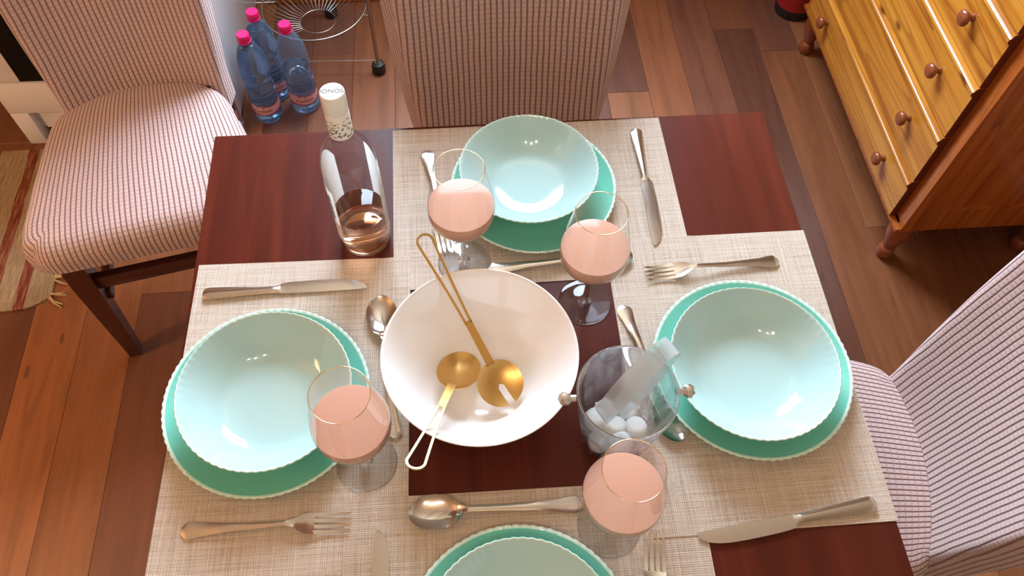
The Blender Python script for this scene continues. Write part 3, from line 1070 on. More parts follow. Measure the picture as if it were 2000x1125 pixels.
# ---------------------------------------------------------------- wine bottle
wbt = thing('wine_bottle', 'nearly empty clear bottle of rose wine with white labels and cream capsule', 'bottle', (0.2460, -0.2140, TZ + 0.0004))
BR = 0.0372
bprof = cr2([(BR - 0.004, 0.0), (BR - 0.0006, 0.003), (BR, 0.010), (BR, 0.060), (BR, 0.120), (BR, 0.160), (BR - 0.0015, 0.178), (0.0305, 0.196), (0.0215, 0.211), (0.0160, 0.222), (0.0142, 0.235), (0.0138, 0.280)], 3)
MB().lathe([(0, 0.012), (0.012, 0.010), (0.026, 0.002), (BR - 0.006, 0.0)] + bprof, 64).obj('glass_body', M['thin'], wbt, angle=70)
WL = 0.068
bi = BR - 0.0012
MB().lathe([(0, 0.0145), (0.012, 0.0125), (0.026, 0.0050), (bi - 0.006, 0.0030), (bi - 0.001, 0.006), (bi, 0.012), (bi, WL - 0.0005), (bi - 0.001, WL), (0, WL)], 64).obj('wine', M['rose_clear'], wbt, angle=60)
MB().torus(BR - 0.003, 0.0016, (0, 0, 0.0018), 64, 8).obj('base_ring', M['glass'], wbt)


def cyl_patch(R, a0, a1, zlo, zhi, n=24, m=6):
    """a sheet wrapped on a cylinder: zlo, zhi functions of the fraction along the arc"""
    vs, fs = [], []
    for i in range(n + 1):
        f = i / n
        a = radians(a0 + (a1 - a0) * f)
        for j in range(m + 1):
            z = zlo(f) + (zhi(f) - zlo(f)) * j / m
            vs.append((R * cos(a), R * sin(a), z))
    for i in range(n):
        for j in range(m):
            p = i * (m + 1) + j
            fs.append((p, p + m + 1, p + m + 2, p + 1))
    return vs, fs


fl_lab = MB().add(*cyl_patch(BR + 0.0003, 128, 226, lambda f: 0.026, lambda f: 0.150 + 0.036 * sin(pi * min(1, f * 1.6)) * (1 - f) - 0.012 * f)).obj('front_label', M['paper'], wbt)
bk_lab = MB().add(*cyl_patch(BR + 0.0003, -22, 60, lambda f: 0.026, lambda f: 0.140 + 0.030 * f * f + 0.004 * sin(9 * f))).obj('back_label', M['paper'], wbt)
# handwritten-looking strokes on the front label and small print on the back label
rg = random.Random(4)
ink = MB()
def on_cyl(R, a, z):
    return (R * cos(radians(a)), R * sin(radians(a)), z)
zc = 0.124
for k in range(7):
    a0_ = 210 + rg.uniform(-1.5, 1.5)
    pts = []
    for s in range(9):
        f = s / 8
        pts.append(on_cyl(BR + 0.0006, a0_ + 7 * sin(2.2 * pi * f + k) * (0.5 + 0.5 * f), zc - 0.0075 * f + 0.0022 * cos(3 * pi * f + k)))
    ink.tube(pts, 0.00024, 5)
    zc -= 0.0068
ink.obj('handwriting', M['ink'], fl_lab)
pr = MB()
for k in range(17):
    z = 0.126 - k * 0.0052
    n = rg.randint(3, 5)
    a = -12
    for j in range(n):
        w = rg.uniform(4, 9)
        pr.add(*cyl_patch(BR + 0.0006, a, min(a + w, 28), lambda f: z, lambda f: z + 0.0021, 4, 1))
        a += w + 1.6
        if a > 26: break
pr.obj('small_print', M['grey_ink'], bk_lab)
cap = MB().lathe([(0, 0.2948), (0.0138, 0.2948), (0.0147, 0.2940), (0.0149, 0.2925), (0.0149, 0.2660), (0.0146, 0.2654), (0.0149, 0.2648), (0.0150, 0.230), (0.0152, 0.2262), (0.0141, 0.2258)], 64).obj('capsule', M['cap_white'], wbt, angle=40)
tm = text_mesh('IONOS', 0.0088, fn=lambda c: Vector((c.x * 1.02, c.y * 1.0, 0.29505)))
tm.materials.append(M['ink'])
link('lettering', tm, cap, rot=(0, 0, radians(-1)))
MB().lathe([(0, 0.29486), (0.0136, 0.29486)], 48).obj('cap_disc', M['cap_top'], cap)
bf = MB()
def butterfly(mb, R, a, z, s, tilt):
    def P(x, y):
        ct, st_ = cos(tilt), sin(tilt)
        X, Y = (x * ct - y * st_) * s, (x * st_ + y * ct) * s
        return on_cyl(R, a + math.degrees(X / R), z + Y)
    for sg in (-1, 1):
        mb.add([P(0, -0.3), P(sg * 0.45, -0.55), P(sg * 0.55, -0.1), P(sg * 1.0, 0.25), P(sg * 0.95, 0.75), P(sg * 0.45, 0.45), P(0, 0.12)], [tuple(range(7))])
rows = [(0.2570, 0.0014), (0.2525, 0.0017), (0.2480, 0.0020), (0.2435, 0.0022), (0.2390, 0.0023), (0.2345, 0.0024), (0.2302, 0.0021)]
for ri, (z, s) in enumerate(rows):
    n = 13
    for k in range(n):
        if rg.random() < 0.16: continue
        butterfly(bf, 0.01515, 360 * (k + 0.5 * (ri % 2)) / n + rg.uniform(-7, 7), z + rg.uniform(-0.0018, 0.0018), s * rg.uniform(0.7, 1.35), rg.uniform(-1.1, 1.1))
tag(bf.obj('butterfly_print', M['ink'], cap), kind='stuff')

# ---------------------------------------------------------------- ice bucket with tongs and ice
IBX, IBY = 0.5705, -0.5415
IBZ = TZ + mat_top(IBX, IBY) + 0.0015
ib = thing('ice_bucket', 'small round cut-glass ice bucket with two metal knobs, right of the salad bowl', 'ice bucket', (IBX, IBY, IBZ))
HB = 0.122
outer = [(0.043, 0.0), (0.046, 0.004), (0.0475, 0.020), (0.0505, 0.045), (0.0545, 0.075), (0.0580, 0.100), (0.0600, HB - 0.002), (0.0596, HB)]
innr = [(0.0578, HB), (0.0570, HB - 0.003), (0.0550, 0.100), (0.0512, 0.075), (0.0470, 0.045), (0.0435, 0.022), (0.040, 0.012), (0.0, 0.010)]
prof = [(0, 0.002), (0.040, 0.002)] + outer + innr
def flute(k, a):
    r, z = prof[k]
    if 2 <= k <= 6:
        amp = 0.0040 * max(0.0, 1 - max(0, (z - 0.030)) / 0.072)
        return amp * (1.0 - 2.2 * abs(((a * 14 / (2 * pi)) % 1.0) - 0.5) - 0.6)
    return 0
MB().lathe(prof, 176, rmod=flute).obj('glass_body', M['bucket'], ib, angle=30)
MB().torus(0.0589, 0.0012, (0, 0, HB), 96, 10).obj('rim', M['glass'], ib)
for sx in (-1, 1):
    kb = MB().lathe([(0, -0.0085), (0.0045, -0.0075), (0.0080, -0.003), (0.0086, 0.0), (0.0080, 0.003), (0.0045, 0.0075), (0, 0.0085)], 10)
    kb.tube([(-sx * 0.013, 0, 0), (-sx * 0.007, 0, 0)], 0.0042, 10)
    kb.obj('knob', M['steel'], ib, (sx * 0.0735, 0.0, 0.1125), smooth=True, angle=20)
ice_spots = [(-0.028, 0.003, 0.034), (0.020, -0.012, 0.033), (-0.006, -0.010, 0.036), (-0.002, -0.030, 0.036), (-0.012, 0.020, 0.028), (0.016, 0.018, 0.024), (-0.024, -0.020, 0.030)]
ilab = ['at the left inside the glass bucket', 'at the right inside the bucket, roundest of the pile', 'in the middle of the bucket, under the tongs', 'at the near edge of the bucket, behind the wine glass',
        'at the back of the bucket, under the tongs', 'at the back right of the bucket, lowest', 'at the near left of the bucket, against the fluted wall']
for k, (x, y, z) in enumerate(ice_spots):
    bm = bmesh.new()
    bmesh.ops.create_icosphere(bm, subdivisions=3, radius=0.0152)
    for v in bm.verts:
        n_ = v.co.normalized()
        v.co = Vector((v.co.x, v.co.y, max(-0.010, min(0.0105, v.co.z)))) * (1 + 0.03 * sin(7 * n_.x + k) * cos(5 * n_.y + k))
    me = bpy.data.meshes.new('ice_cube')
    bm.to_mesh(me)
    bm.free()
    me.materials.append(M['ice'])
    me.polygons.foreach_set('use_smooth', [True] * len(me.polygons))
    o = link('ice_cube', me, None, (IBX + x, IBY + y, IBZ + z - (0.010 if k > 3 else 0)), (rg.uniform(-0.5, 0.1), rg.uniform(-0.3, 0.3), rg.uniform(0, 3)))
    tag(o, 'rounded white ice cube ' + ilab[k], 'ice cube', 'ice cubes in the glass bucket')

# tongs: a bent strip, the bend up at the back right, two arms going down into the ice
A = Vector((0.6160, -0.5060, TZ + 0.150))
Bp = Vector((0.5590, -0.5360, TZ + 0.046))
X = (A - Bp)
tl = X.length
X.normalize()
Yt = Vector((0, 0, 1)).cross(X).normalized()
Zt = X.cross(Yt)
tg = thing('ice_tongs', 'frosted clear plastic ice tongs standing in the glass ice bucket', 'tongs')
tg.matrix_world = Matrix(((X.x, Yt.x, Zt.x, Bp.x), (X.y, Yt.y, Zt.y, Bp.y), (X.z, Yt.z, Zt.z, Bp.z), (0, 0, 0, 1)))
def tong_arm(sg):
    st = []
    n = 16
    for i in range(n + 1):
        f = i / n
        x = tl * f
        z = sg * (0.0165 - 0.006 * f + 0.003 * sin(pi * f))
        w = 0.0125 + 0.002 * sin(pi * f)
        st.append((x, w, z + 0.001, 0.0022, 0.0, 0))
    return strip(MB(), st)
tong_arm(1).obj('upper_arm', M['frost'], tg)
tong_arm(-1).obj('lower_arm', M['frost'], tg)
secs = []
for k in range(13):
    a = -pi / 2 + pi * k / 12
    ca, sa = cos(a), sin(a)
    R0, R1 = 0.0117, 0.0093
    secs.append([(tl + R1 * ca, -0.0125, R1 * sa), (tl + R0 * ca, -0.0125, R0 * sa), (tl + R0 * ca, 0.0125, R0 * sa), (tl + R1 * ca, 0.0125, R1 * sa)])
MB().loft(secs).obj('bend', M['frost'], tg)

# ---------------------------------------------------------------- upholstered chairs
def cushion(hw_f, depth, skirt, crown, rad, n=46, flare=None, sag=0.0):
    """a stretch cover drawn over a seat: arc-length grid, rounded edges and corners; uv in metres"""
    wmax = hw_f(1.0)
    arc = rad * pi / 2
    def g(U, half):
        a = abs(U)
        fl_ = half - rad
        if a <= fl_: x, d = a, 0.0
        elif a <= fl_ + arc:
            t = (a - fl_) / rad
            x, d = fl_ + rad * sin(t), rad * (1 - cos(t))
        else: x, d = half, rad + (a - fl_ - arc)
        return (x if U >= 0 else -x), d
    UX = wmax - rad + arc + (skirt - rad)
    UY = depth / 2 - rad + arc + (skirt - rad)
    vs, uv, fs = [], [], []
    for j in range(n + 1):
        V = -UY + 2 * UY * j / n
        y, dv = g(V, depth / 2)
        for i in range(n + 1):
            U = -UX + 2 * UX * i / n
            x, du = g(U, wmax)
            a, b = x / wmax, y / (depth / 2)
            k = 0.30
            ea, eb = (abs(a) - (1 - k)) / k, (abs(b) - (1 - k)) / k
            if ea > 0 and eb > 0:
                L_ = hypot(ea, eb)
                mx = max(ea, eb)
                ea, eb = ea * mx / L_, eb * mx / L_
                a = math.copysign(1 - k + k * ea, a)
                b = math.copysign(1 - k + k * eb, b)
            frac = (b + 1) / 2
            hw = hw_f(frac)
            d = min(skirt, du + dv)
            z = -d + crown * (1 - min(1, a * a)) * (1 - min(1, b * b))
            yy = b * depth / 2
            if sag and b < 0:
                yy -= sag * (-b) * (1 - a * a) * 1.0
            vs.append((a * hw, yy, z))
            uv.append((U, V))
    for j in range(n):
        for i in range(n):
            p = j * (n + 1) + i
            fs.append((p, p + 1, p + n + 2, p + n + 1))
    return vs, fs, uv


def backrest(w0, w1, H, th, lean, sag, splay=0.020, zlow=-0.07, rad=0.016, n=56, m=40):
    """rounded-rectangle sections stacked up the leaning back; local x right, y forward (+y towards the table), z up from the seat"""
    vs, uv, fs = [], [], []
    for j in range(m + 1):
        h = zlow + (H - zlow) * j / m
        f = max(0.0, h / H)
        hw = w0 + (w1 - w0) * f + 0.012 * sin(pi * min(1, max(0, f)))
        t = th
        top = max(0.0, (h - (H - 0.05)) / 0.05)
        ht = t * (1 - 0.75 * top * top)
        hw -= 0.035 * top ** 3
        per = 2 * (2 * hw + ht)
        r = min(rad, ht * 0.45)
        ring = []
        # start at the middle of the rear face, walk round
        pts = []
        def arcs(cx_, cy_, a0_):
            return [(cx_ + r * cos(a0_ + pi / 2 * k / 5), cy_ + r * sin(a0_ + pi / 2 * k / 5)) for k in range(6)]
        NF = 22
        fr = [(hw - r - (2 * hw - 2 * r) * k / NF, 0.0) for k in range(NF + 1)]          # front face, right to left
        bk = [(-hw + r + (2 * hw - 2 * r) * k / NF, -ht) for k in range(NF + 1)]
        pts = arcs(hw - r, -r, 0)[:-1] + fr + arcs(-hw + r, -r, pi / 2)[1:-1] + [(-hw, -r - (ht - 2 * r) * 0.0)] + arcs(-hw + r, -ht + r, pi)[:-1] + bk + arcs(hw - r, -ht + r, 1.5 * pi)[1:-1] + [(hw, -ht + r)]
        acc = 0.0
        ls = [0.0]
        for p, q in zip(pts, pts[1:]):
            acc += hypot(q[0] - p[0], q[1] - p[1])
            ls.append(acc)
        mid = None
        off = ls[5 + NF // 2]
        for (x, y), l in zip(pts, ls):
            s_ = sag * (1 - min(1.0, (x / hw) ** 2)) * (1.0 if y > -ht / 2 else 0.5)
            yy = y - s_ - lean * h
            xs = x + math.copysign(splay, x) * min(1.0, max(0.0, -y / ht)) * min(1.0, abs(x) / (hw - r)) if abs(x) > 1e-6 else x
            ring.append((xs, yy, h))
        k0 = len(vs)
        vs += ring
        uv += [(-(l - off), h) for l in ls]
        # closing column so that the uv does not wrap
        vs.append(ring[0]); uv.append((-(acc + hypot(pts[0][0] - pts[-1][0], pts[0][1] - pts[-1][1]) - off), h))
        N = len(ring) + 1
    for j in range(m):
        for i in range(N - 1):
            p = j * N + i
            fs.append((p, p + 1, p + N + 1, p + N))
    # close the top
    c = len(vs)
    last = [m * N + i for i in range(N - 1)]
    cxm = sum(vs[i][0] for i in last) / len(last); cym = sum(vs[i][1] for i in last) / len(last)
    vs.append((cxm, cym, H + 0.002)); uv.append((0, H + 0.03))
    fs += [(last[i], last[(i + 1) % len(last)], c) for i in range(len(last))]
    return vs, fs, uv


SEAT_Z = 0.47


def chair(label, C0, face, w0=0.160, w1=0.185, lean=0.14, sag=0.028, H=0.53, splay=0.022, seat=(0.172, 0.232), depth=0.405, shift=0.0):
    """C0: middle of the seat/back junction on the floor plan; face: angle the chair faces"""
    ch = thing('dining_chair', label, 'chair', (C0[0], C0[1], 0), face - pi / 2, 'knit-covered dining chairs')
    hw = lambda f: seat[0] + (seat[1] - seat[0]) * min(1.0, 1.25 * f) ** 0.62
    vs, fs, uv = cushion(hw, depth - 0.004, 0.064, 0.018, 0.040, sag=0.045)
    so = MB().add(vs, fs, 0, uv).obj('seat', M['fabric'], ch, (shift, depth / 2 - 0.028, SEAT_Z - 0.004))
    vs, fs, uv = backrest(w0, w1, H, 0.066, lean, sag, splay)
    MB().add(vs, fs, 0, uv).obj('backrest', M['fabric'], ch, (0, 0, SEAT_Z))
    # rails under the cover, splayed square legs and stretchers
    fx, fy = 0.178, depth - 0.058
    rb = MB().box((-fx, fy - 0.012, 0.392), (fx, fy + 0.012, 0.445))
    rb.box((-fx - 0.004, 0.06, 0.405), (-fx + 0.018, fy, 0.445)).box((fx - 0.018, 0.06, 0.405), (fx + 0.004, fy, 0.445))
    rb.obj('seat_rail', M['dark_wood'], ch, smooth=False)
    def leg(x0, y0, x1, y1, ztop, s0, s1):
        secs = [[(x0 + (x1 - x0) * t + dx * s, y0 + (y1 - y0) * t + dy * s, ztop * (1 - t)) for dx, dy in ((-1, -1), (1, -1), (1, 1), (-1, 1))] for t, s in ((0, s0), (0.25, s0), (1, s1))]
        MB().loft(secs).obj('leg', M['dark_wood'], ch, smooth=False)
    leg(-fx, fy, -fx - 0.026, fy - 0.012, 0.44, 0.022, 0.0135)
    leg(fx, fy, fx + 0.026, fy - 0.012, 0.44, 0.022, 0.0135)
    leg(-0.145, -0.030, -0.150, -0.090, 0.46, 0.019, 0.014)
    leg(0.145, -0.030, 0.150, -0.090, 0.46, 0.019, 0.014)
    MB().box((-fx, fy - 0.011, 0.300), (fx, fy + 0.007, 0.337), bev=0.002).obj('front_stretcher', M['dark_wood'], ch)
    for sx in (-1, 1):
        MB().box((sx * 0.170 - 0.009, -0.04, 0.235), (sx * 0.170 + 0.009, fy - 0.01, 0.262), bev=0.002).obj('side_stretcher', M['dark_wood'], ch)
    return ch


chair('knit-covered chair standing apart at the back left, its whole seat and front leg showing', (-0.273, 0.377), atan2(-0.979, 0.204), lean=0.17, w1=0.172, sag=0.050, seat=(0.160, 0.239), shift=0.018, depth=0.392)
chair('knit-covered chair tucked in at the far side of the table, only its backrest showing', (0.4880, 0.118), atan2(-1, 0.01), w0=0.137, w1=0.190, lean=0.12, sag=0.022, splay=0.040)
chair('knit-covered chair at the right of the table, ribbed backrest turned to the camera', (1.0965, -0.523), atan2(0.13, -0.99), lean=0.09, w1=0.176)

# ---------------------------------------------------------------- pine chest of drawers
cd = thing('chest_of_drawers', 'honey pine chest of drawers with round wooden knobs and turned feet', 'chest', (1.455, 0.56, 0))
CX0, CX1, CY, CZ0, CZ1 = 0.0, 0.43, 0.415, 0.150, 0.885
cb = MB()
cb.box((CX0, -CY + 0.008, CZ0), (CX0 + 0.02, CY - 0.008, CZ1)).box((CX1 - 0.012, -CY + 0.008, CZ0), (CX1, CY - 0.008, CZ1)).box((CX0, -CY + 0.008, CZ0), (CX1, CY - 0.008, CZ0 + 0.015))
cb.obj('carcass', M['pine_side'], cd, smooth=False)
MB().box((-0.014, -CY + 0.001, CZ0 - 0.004), (0.030, CY - 0.001, 0.157), bev=0.002).obj('base_rail', M['pine_side'], cd)
for sy in (-1, 1):
    y0, y1 = sorted((sy * CY, sy * (CY - 0.02)))
    sd = MB().box((CX0 - 0.001, y0, CZ0 - 0.002), (CX0 + 0.062, y1, CZ1)).box((CX1 - 0.062, y0, CZ0 - 0.002), (CX1, y1, CZ1))
    sd.box((CX0 + 0.062, y0, CZ1 - 0.07), (CX1 - 0.062, y1, CZ1)).box((CX0 + 0.062, y0, CZ0), (CX1 - 0.062, y1, CZ0 + 0.075))
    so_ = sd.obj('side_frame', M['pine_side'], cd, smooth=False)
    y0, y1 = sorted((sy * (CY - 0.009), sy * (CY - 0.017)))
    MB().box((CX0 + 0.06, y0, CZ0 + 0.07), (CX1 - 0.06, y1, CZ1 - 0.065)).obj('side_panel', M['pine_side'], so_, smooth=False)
MB().box((-0.035, -CY - 0.02, CZ1), (CX1 + 0.005, CY + 0.02, CZ1 + 0.024), bev=0.006).obj('chest_top', M['pine'], cd)
zs = [0.158, 0.291, 0.440, 0.585, 0.721, 0.872]
for z0, z1 in zip(zs, zs[1:]):
    y0, y1 = -0.372, 0.372
    poly = [(0.0, z0 + 0.001), (-0.016, z0 + 0.001), (-0.018, z0 + 0.004), (-0.018, z1 - 0.026), (-0.0195, z1 - 0.0235), (-0.0235, z1 - 0.021), (-0.0255, z1 - 0.0165), (-0.0245, z1 - 0.011), (-0.0215, z1 - 0.0085),
            (-0.0205, z1 - 0.006), (-0.0185, z1 - 0.002), (-0.0140, z1 - 0.001), (0.0, z1 - 0.001)]
    d = MB()
    n = len(poly)
    d.add([(x, y0, z) for x, z in poly] + [(x, y1, z) for x, z in poly], [(i, i + n, (i + 1) % n + n, (i + 1) % n) for i in range(n)], 0)
    d.add([(x, y0, z) for x, z in poly], [tuple(range(n))], 1)
    d.add([(x, y1, z) for x, z in poly], [tuple(range(n))], 1)
    do = d.obj('drawer', [M['pine'], M['pine_end']], cd, angle=30)
    for yk in (-0.247, 0.247):
        kn = MB()
        prof_k = cr2([(0.0085, 0.0), (0.0070, 0.006), (0.0085, 0.011), (0.0150, 0.016), (0.0172, 0.021), (0.0150, 0.0265), (0.008, 0.0295), (0.0, 0.0303)], 3)
        for k, (r, z) in enumerate(prof_k): pass
        kn.lathe(prof_k, 28)
        kn.v = [(-z, y, x) for x, y, z in kn.v]
        kn.obj('knob', M['knob'], do, (-0.018, yk, (z0 + z1) / 2 + 0.004), angle=60)
legp = cr2([(0.030, CZ0 + 0.0), (0.031, 0.138), (0.027, 0.128), (0.030, 0.118), (0.029, 0.098), (0.023, 0.070), (0.0165, 0.048), (0.0150, 0.041), (0.0195, 0.035), (0.0225, 0.022), (0.0200, 0.008), (0.014, 0.0)], 3)
for x in (0.030, CX1 - 0.035):
    for sy in (-1, 1):
        MB().lathe(legp + [(0, 0)], 28, c=(x, sy * (CY - 0.033), 0)).obj('leg', M['leg_wood'], cd, angle=60)

# ---------------------------------------------------------------- white cooker
ck = thing('cooker', 'white free-standing cooker with a black glass oven door behind the left chair', 'cooker', (-0.515, 0.985, 0))
def bx(name, a, b, m, par, bev=0.0):
    return MB().box(a, b, 0, bev).obj(name, m, par, smooth=bev > 0)
bx('body', (-0.295, -0.255, 0.035), (0.295, 0.262, 0.850), M['white_enamel'], ck, 0.004)
bx('hob', (-0.30, -0.262, 0.850), (0.30, 0.262, 0.872), M['white_enamel'], ck, 0.004)
for x in (-0.21, -0.07, 0.07, 0.21):
    MB().lathe([(0.018, 0.0), (0.018, 0.022), (0.014, 0.026), (0, 0.026)], 24).obj('control_knob', M['white_enamel'], ck, (x, -0.256, 0.80), (radians(90), 0, 0))
dr = bx('oven_door', (-0.292, -0.288, 0.232), (0.292, -0.259, 0.745), M['white_enamel'], ck, 0.004)
bx('door_glass', (-0.205, -0.2905, 0.236), (0.270, -0.2875, 0.640), M['black_glass'], dr)
MB().tube([(-0.22, -0.30, 0.70), (-0.22, -0.325, 0.70), (0.22, -0.325, 0.70), (0.22, -0.30, 0.70)], 0.009).obj('handle', M['chrome'], dr)
bx('drawer', (-0.292, -0.286, 0.118), (0.292, -0.259, 0.222), M['white_enamel'], ck, 0.003)
bx('lower_panel', (-0.232, -0.262, 0.040), (0.292, -0.257, 0.116), M['white_enamel'], ck)
bx('hinge_bracket', (0.288, -0.270, 0.206), (0.302, -0.258, 0.236), M['black'], ck)
for x in (-0.292, 0.245):
    bx('foot', (x, -0.286, 0.0), (x + 0.048, -0.240, 0.118), M['white_enamel'], ck, 0.003)
for x in (-0.26, 0.26):
    MB().lathe([(0.016, 0), (0.016, 0.036)], 20, c=(x, 0.22, 0)).lathe([(0, 0), (0.016, 0)], 20, c=(x, 0.22, 0)).obj('foot', M['white_enamel'], ck)
MB().tube([(-0.200, -0.285, 0.021), (-0.10, -0.285, 0.021)], 0.020, 16).obj('roller', M['white_enamel'], ck)

# ---------------------------------------------------------------- water bottles
def water_bottle(x, y, rz, level, lab, txt):
    o = thing('water_bottle', lab, 'bottle', (x, y, 0.0), rz, 'plastic water bottles on the floor')
    R = 0.0405
    prof = cr2([(0.026, 0.004), (0.034, 0.0), (0.0395, 0.006), (R, 0.018), (R, 0.030), (R - 0.001, 0.036), (R - 0.001, 0.098), (R, 0.104), (R - 0.0015, 0.112), (R, 0.120), (R - 0.002, 0.130), (0.0375, 0.140), (0.0385, 0.150), (R, 0.162), (R, 0.190),
                (0.0385, 0.212), (0.0335, 0.232), (0.0265, 0.250), (0.0185, 0.265), (0.0140, 0.274), (0.0135, 0.283)], 3)
    def petal(k, a):
        return -0.0022 * abs(sin(2.5 * a)) if k < 5 else 0.0
    MB().lathe([(0, 0.010)] + prof, 60, rmod=petal).obj('plastic_body', M['pet'], o, angle=60)
    wp = [(max(0, r - 0.0012), z + 0.0015) for r, z in prof if z < level - 0.004]
    rw = interp(prof, level) - 0.0012
    MB().lathe([(0, 0.012)] + wp + [(rw, level), (0, level)], 48, rmod=petal).obj('water', M['water'], o, angle=60)
    MB().lathe([(0.0175, 0.272), (0.0182, 0.273), (0.0182, 0.276), (0.0155, 0.2765)], 40).obj('neck_ring', M['pink_cap'], o)
    def ridge(k, a):
        return 0.0003 * sin(40 * a) if 0 < k < 3 else 0
    MB().lathe([(0.0160, 0.2770), (0.0168, 0.2780), (0.0166, 0.2935), (0.0150, 0.2960), (0, 0.2962)], 160, rmod=ridge).obj('cap', M['pink_cap'], o, angle=40)
    lb = MB().add(*cyl_patch(R - 0.0004, 0, 360, lambda f: 0.038, lambda f: 0.068 + 0.010 * (0.5 + 0.5 * sin(4 * pi * f)), 72, 4)).obj('label', M['pink_label'], o)
    st = MB().add(*cyl_patch(R - 0.0001, 0, 360, lambda f: 0.038, lambda f: 0.043 + 0.003 * sin(4 * pi * f + 1), 72, 1), 0)
    st.add(*cyl_patch(R - 0.0001, 0, 360, lambda f: 0.0655 + 0.010 * (0.5 + 0.5 * sin(4 * pi * f)), lambda f: 0.0685 + 0.010 * (0.5 + 0.5 * sin(4 * pi * f)), 72, 1), 0)
    st.obj('label_stripe', M['crimson'], lb)
    bw = MB()
    for a, z, s in ((252, 0.071, 0.0060), (276, 0.066, 0.0050), (294, 0.076, 0.0052), (262, 0.080, 0.0035)):
        butterfly(bw, R + 0.0002, a, z, s, 0.5 if a > 270 else -0.4)
    bw.obj('label_drawing', M['blue_label'], lb)
    tm_ = text_mesh(txt, 0.0135, fn=lambda c: Vector(on_cyl(R + 0.0002, 270 + math.degrees(c.x / R), 0.0535 + c.y)))
    tm_.materials.append(M['ink'])
    link('lettering', tm_, lb)


water_bottle(-0.152, 0.7720, radians(-4), 0.262, 'full water bottle with pink cap, nearest of the three on the floor', 'Kostilatas')
water_bottle(-0.048, 0.8050, radians(12), 0.150, 'half-empty water bottle with pink cap, rightmost of the three on the floor', 'Kostilatas')
water_bottle(-0.1360, 0.8580, radians(30), 0.235, 'water bottle with pink cap, farthest of the three, by the cooker', 'Kostilatas')

# ---------------------------------------------------------------- chrome wire rack
wr = thing('wire_rack', 'round chrome wire rack on thin legs with black rubber feet, behind the bottles', 'rack', (0.005, 0.985, 0))
LEGS = [(0.158, -0.056, 0.62), (0.005, 0.205, 0.62), (-0.160, -0.045, 0.215)]
for x, y, h in LEGS:
    lg = MB().tube([(x, y, 0.02), (x, y, h)], 0.0055, 12).obj('leg', M['chrome'], wr)
    MB().lathe([(0, 0), (0.017, 0), (0.020, 0.004), (0.0205, 0.022), (0.0175, 0.034), (0.0095, 0.036), (0.0085, 0.030), (0, 0.030)], 28, c=(x, y, 0)).obj('rubber_foot', M['black'], lg)
    MB().lathe([(0.0095, 0.0362), (0.0098, 0.0375), (0.0060, 0.0375)], 24, c=(x, y, 0)).obj('ferrule', M['chrome'], lg)
MB().tube([(0.158, -0.056, 0.045), (-0.160, -0.045, 0.045)], 0.0012, 8).obj('brace', M['wire'], wr)
for R_, z_, t_ in ((0.146, 0.207, 0.0021), (0.050, 0.150, 0.0010), (0.152, 0.50, 0.0021)):
    MB().torus(R_, t_, (0, 0, z_), 80, 8).obj('ring', M['wire'], wr)
for x, y, h in LEGS[:2]:
    l = hypot(x, y)
    MB().tube([(x * 0.146 / l, y * 0.146 / l, 0.207), (x, y, 0.207)], 0.0022, 8).obj('bracket', M['chrome'], wr)
for k in range(44):
    a = 2 * pi * k / 44
    pts = [(r * cos(a), r * sin(a), z) for r, z in ((0.050, 0.150), (0.085, 0.156), (0.120, 0.175), (0.146, 0.207))]
    MB().tube(pts, 0.0006, 5).obj('wire', M['wire'], wr)

# ---------------------------------------------------------------- fire extinguisher
fe = thing('fire_extinguisher', 'red fire extinguisher standing on the floor behind the pine chest', 'fire extinguisher', (1.497, 1.135, 0))
MB().lathe(cr2([(0.058, 0.030), (0.060, 0.040), (0.060, 0.28), (0.055, 0.315), (0.035, 0.345), (0.016, 0.355), (0.014, 0.37)], 3) + [(0, 0.37)], 48).lathe([(0, 0.03), (0.058, 0.03)], 48).obj('cylinder', M['red'], fe, angle=60)
MB().lathe([(0, 0.0), (0.055, 0.0), (0.059, 0.006), (0.0605, 0.034), (0.057, 0.034)], 48).obj('base_ring', M['black'], fe)
MB().box((-0.014, -0.016, 0.37), (0.014, 0.016, 0.405), 0, 0.003).box((-0.010, -0.10, 0.405), (0.010, 0.014, 0.415), 0, 0.002).box((-0.010, -0.085, 0.435), (0.010, 0.014, 0.443), 0, 0.002).box((-0.008, 0.0, 0.41), (0.008, 0.012, 0.44)).obj('valve', M['black'], fe)
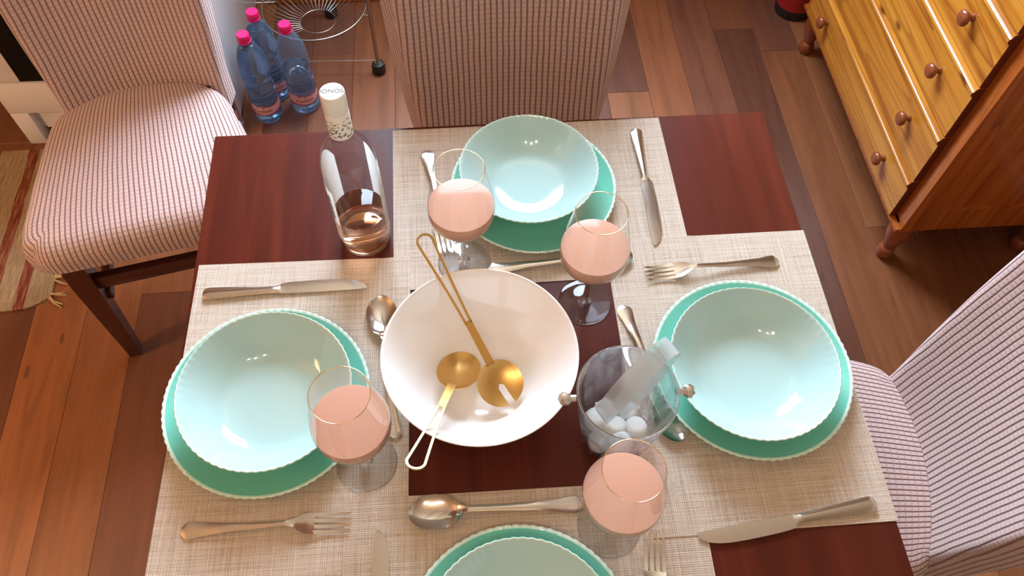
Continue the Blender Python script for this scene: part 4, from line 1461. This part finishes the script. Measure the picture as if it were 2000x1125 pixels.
MB().tube([(0.016, 0, 0.385), (0.06, 0, 0.38), (0.078, 0, 0.33), (0.074, 0, 0.18), (0.072, 0, 0.10)], 0.008, 10).obj('hose', M['black'], fe)

# ---------------------------------------------------------------- rug
RGX1, RGX0, RGY0, RGY1 = -0.640, -1.38, 0.152, 0.672
n, m_ = 60, 44
vs, fs = [], []
for j in range(m_ + 1):
    for i in range(n + 1):
        fx_, fy_ = i / n, j / m_
        x = RGX0 + (RGX1 - RGX0) * fx_
        y = RGY0 + (RGY1 - RGY0) * fy_
        if fx_ > 0.9: y = y + (1 - fy_) * 0.030 * ((fx_ - 0.9) / 0.1) ** 2
        y += 0.003 * sin(14 * fx_) * (1 - fy_)
        z = 0.0065 + 0.0012 * sin(23 * fx_ + 5 * fy_) * sin(11 * fy_)
        vs.append((x - RGX1, y - 0.41, z))
N = len(vs)
W = n + 1
top = [(j * W + i, j * W + i + 1, (j + 1) * W + i + 1, (j + 1) * W + i) for j in range(m_) for i in range(n)]
bot = [tuple(v + N for v in reversed(f)) for f in top]
rim = [i for i in range(W)] + [j * W + n for j in range(1, m_ + 1)] + [m_ * W + i for i in range(n - 1, -1, -1)] + [j * W for j in range(m_ - 1, 0, -1)]
side = [(rim[a], rim[a - 1], rim[a - 1] + N, rim[a] + N) for a in range(len(rim))]
rug = MB().add(vs + [(x, y, 0.0008) for x, y, z in vs], top + bot + side).obj('rug', M['rug'], None, (RGX1, 0.41, 0))
tag(rug, 'striped tan and red woven rug with a fringe on the floor at left', 'rug')
rg2 = random.Random(9)
for k in range(9):
    y = -0.226 + 0.004 + k * 0.056
    t = MB()
    for q in range(5):
        a = rg2.uniform(-0.6, 0.5) + (-0.5 if k == 0 else 0)
        l = rg2.uniform(0.030, 0.046)
        t.tube([(0.0 - 0.004, y + 0.004 * (q - 2), 0.004), (l * 0.5 * cos(a), y + 0.005 * (q - 2) + l * 0.5 * sin(a), 0.0075), (l * cos(a + 0.2), y + 0.006 * (q - 2) + l * sin(a + 0.2), 0.0035)], [0.0022, 0.003, 0.0016], 6)
    t.obj('tassel', M['tassel'], rug)
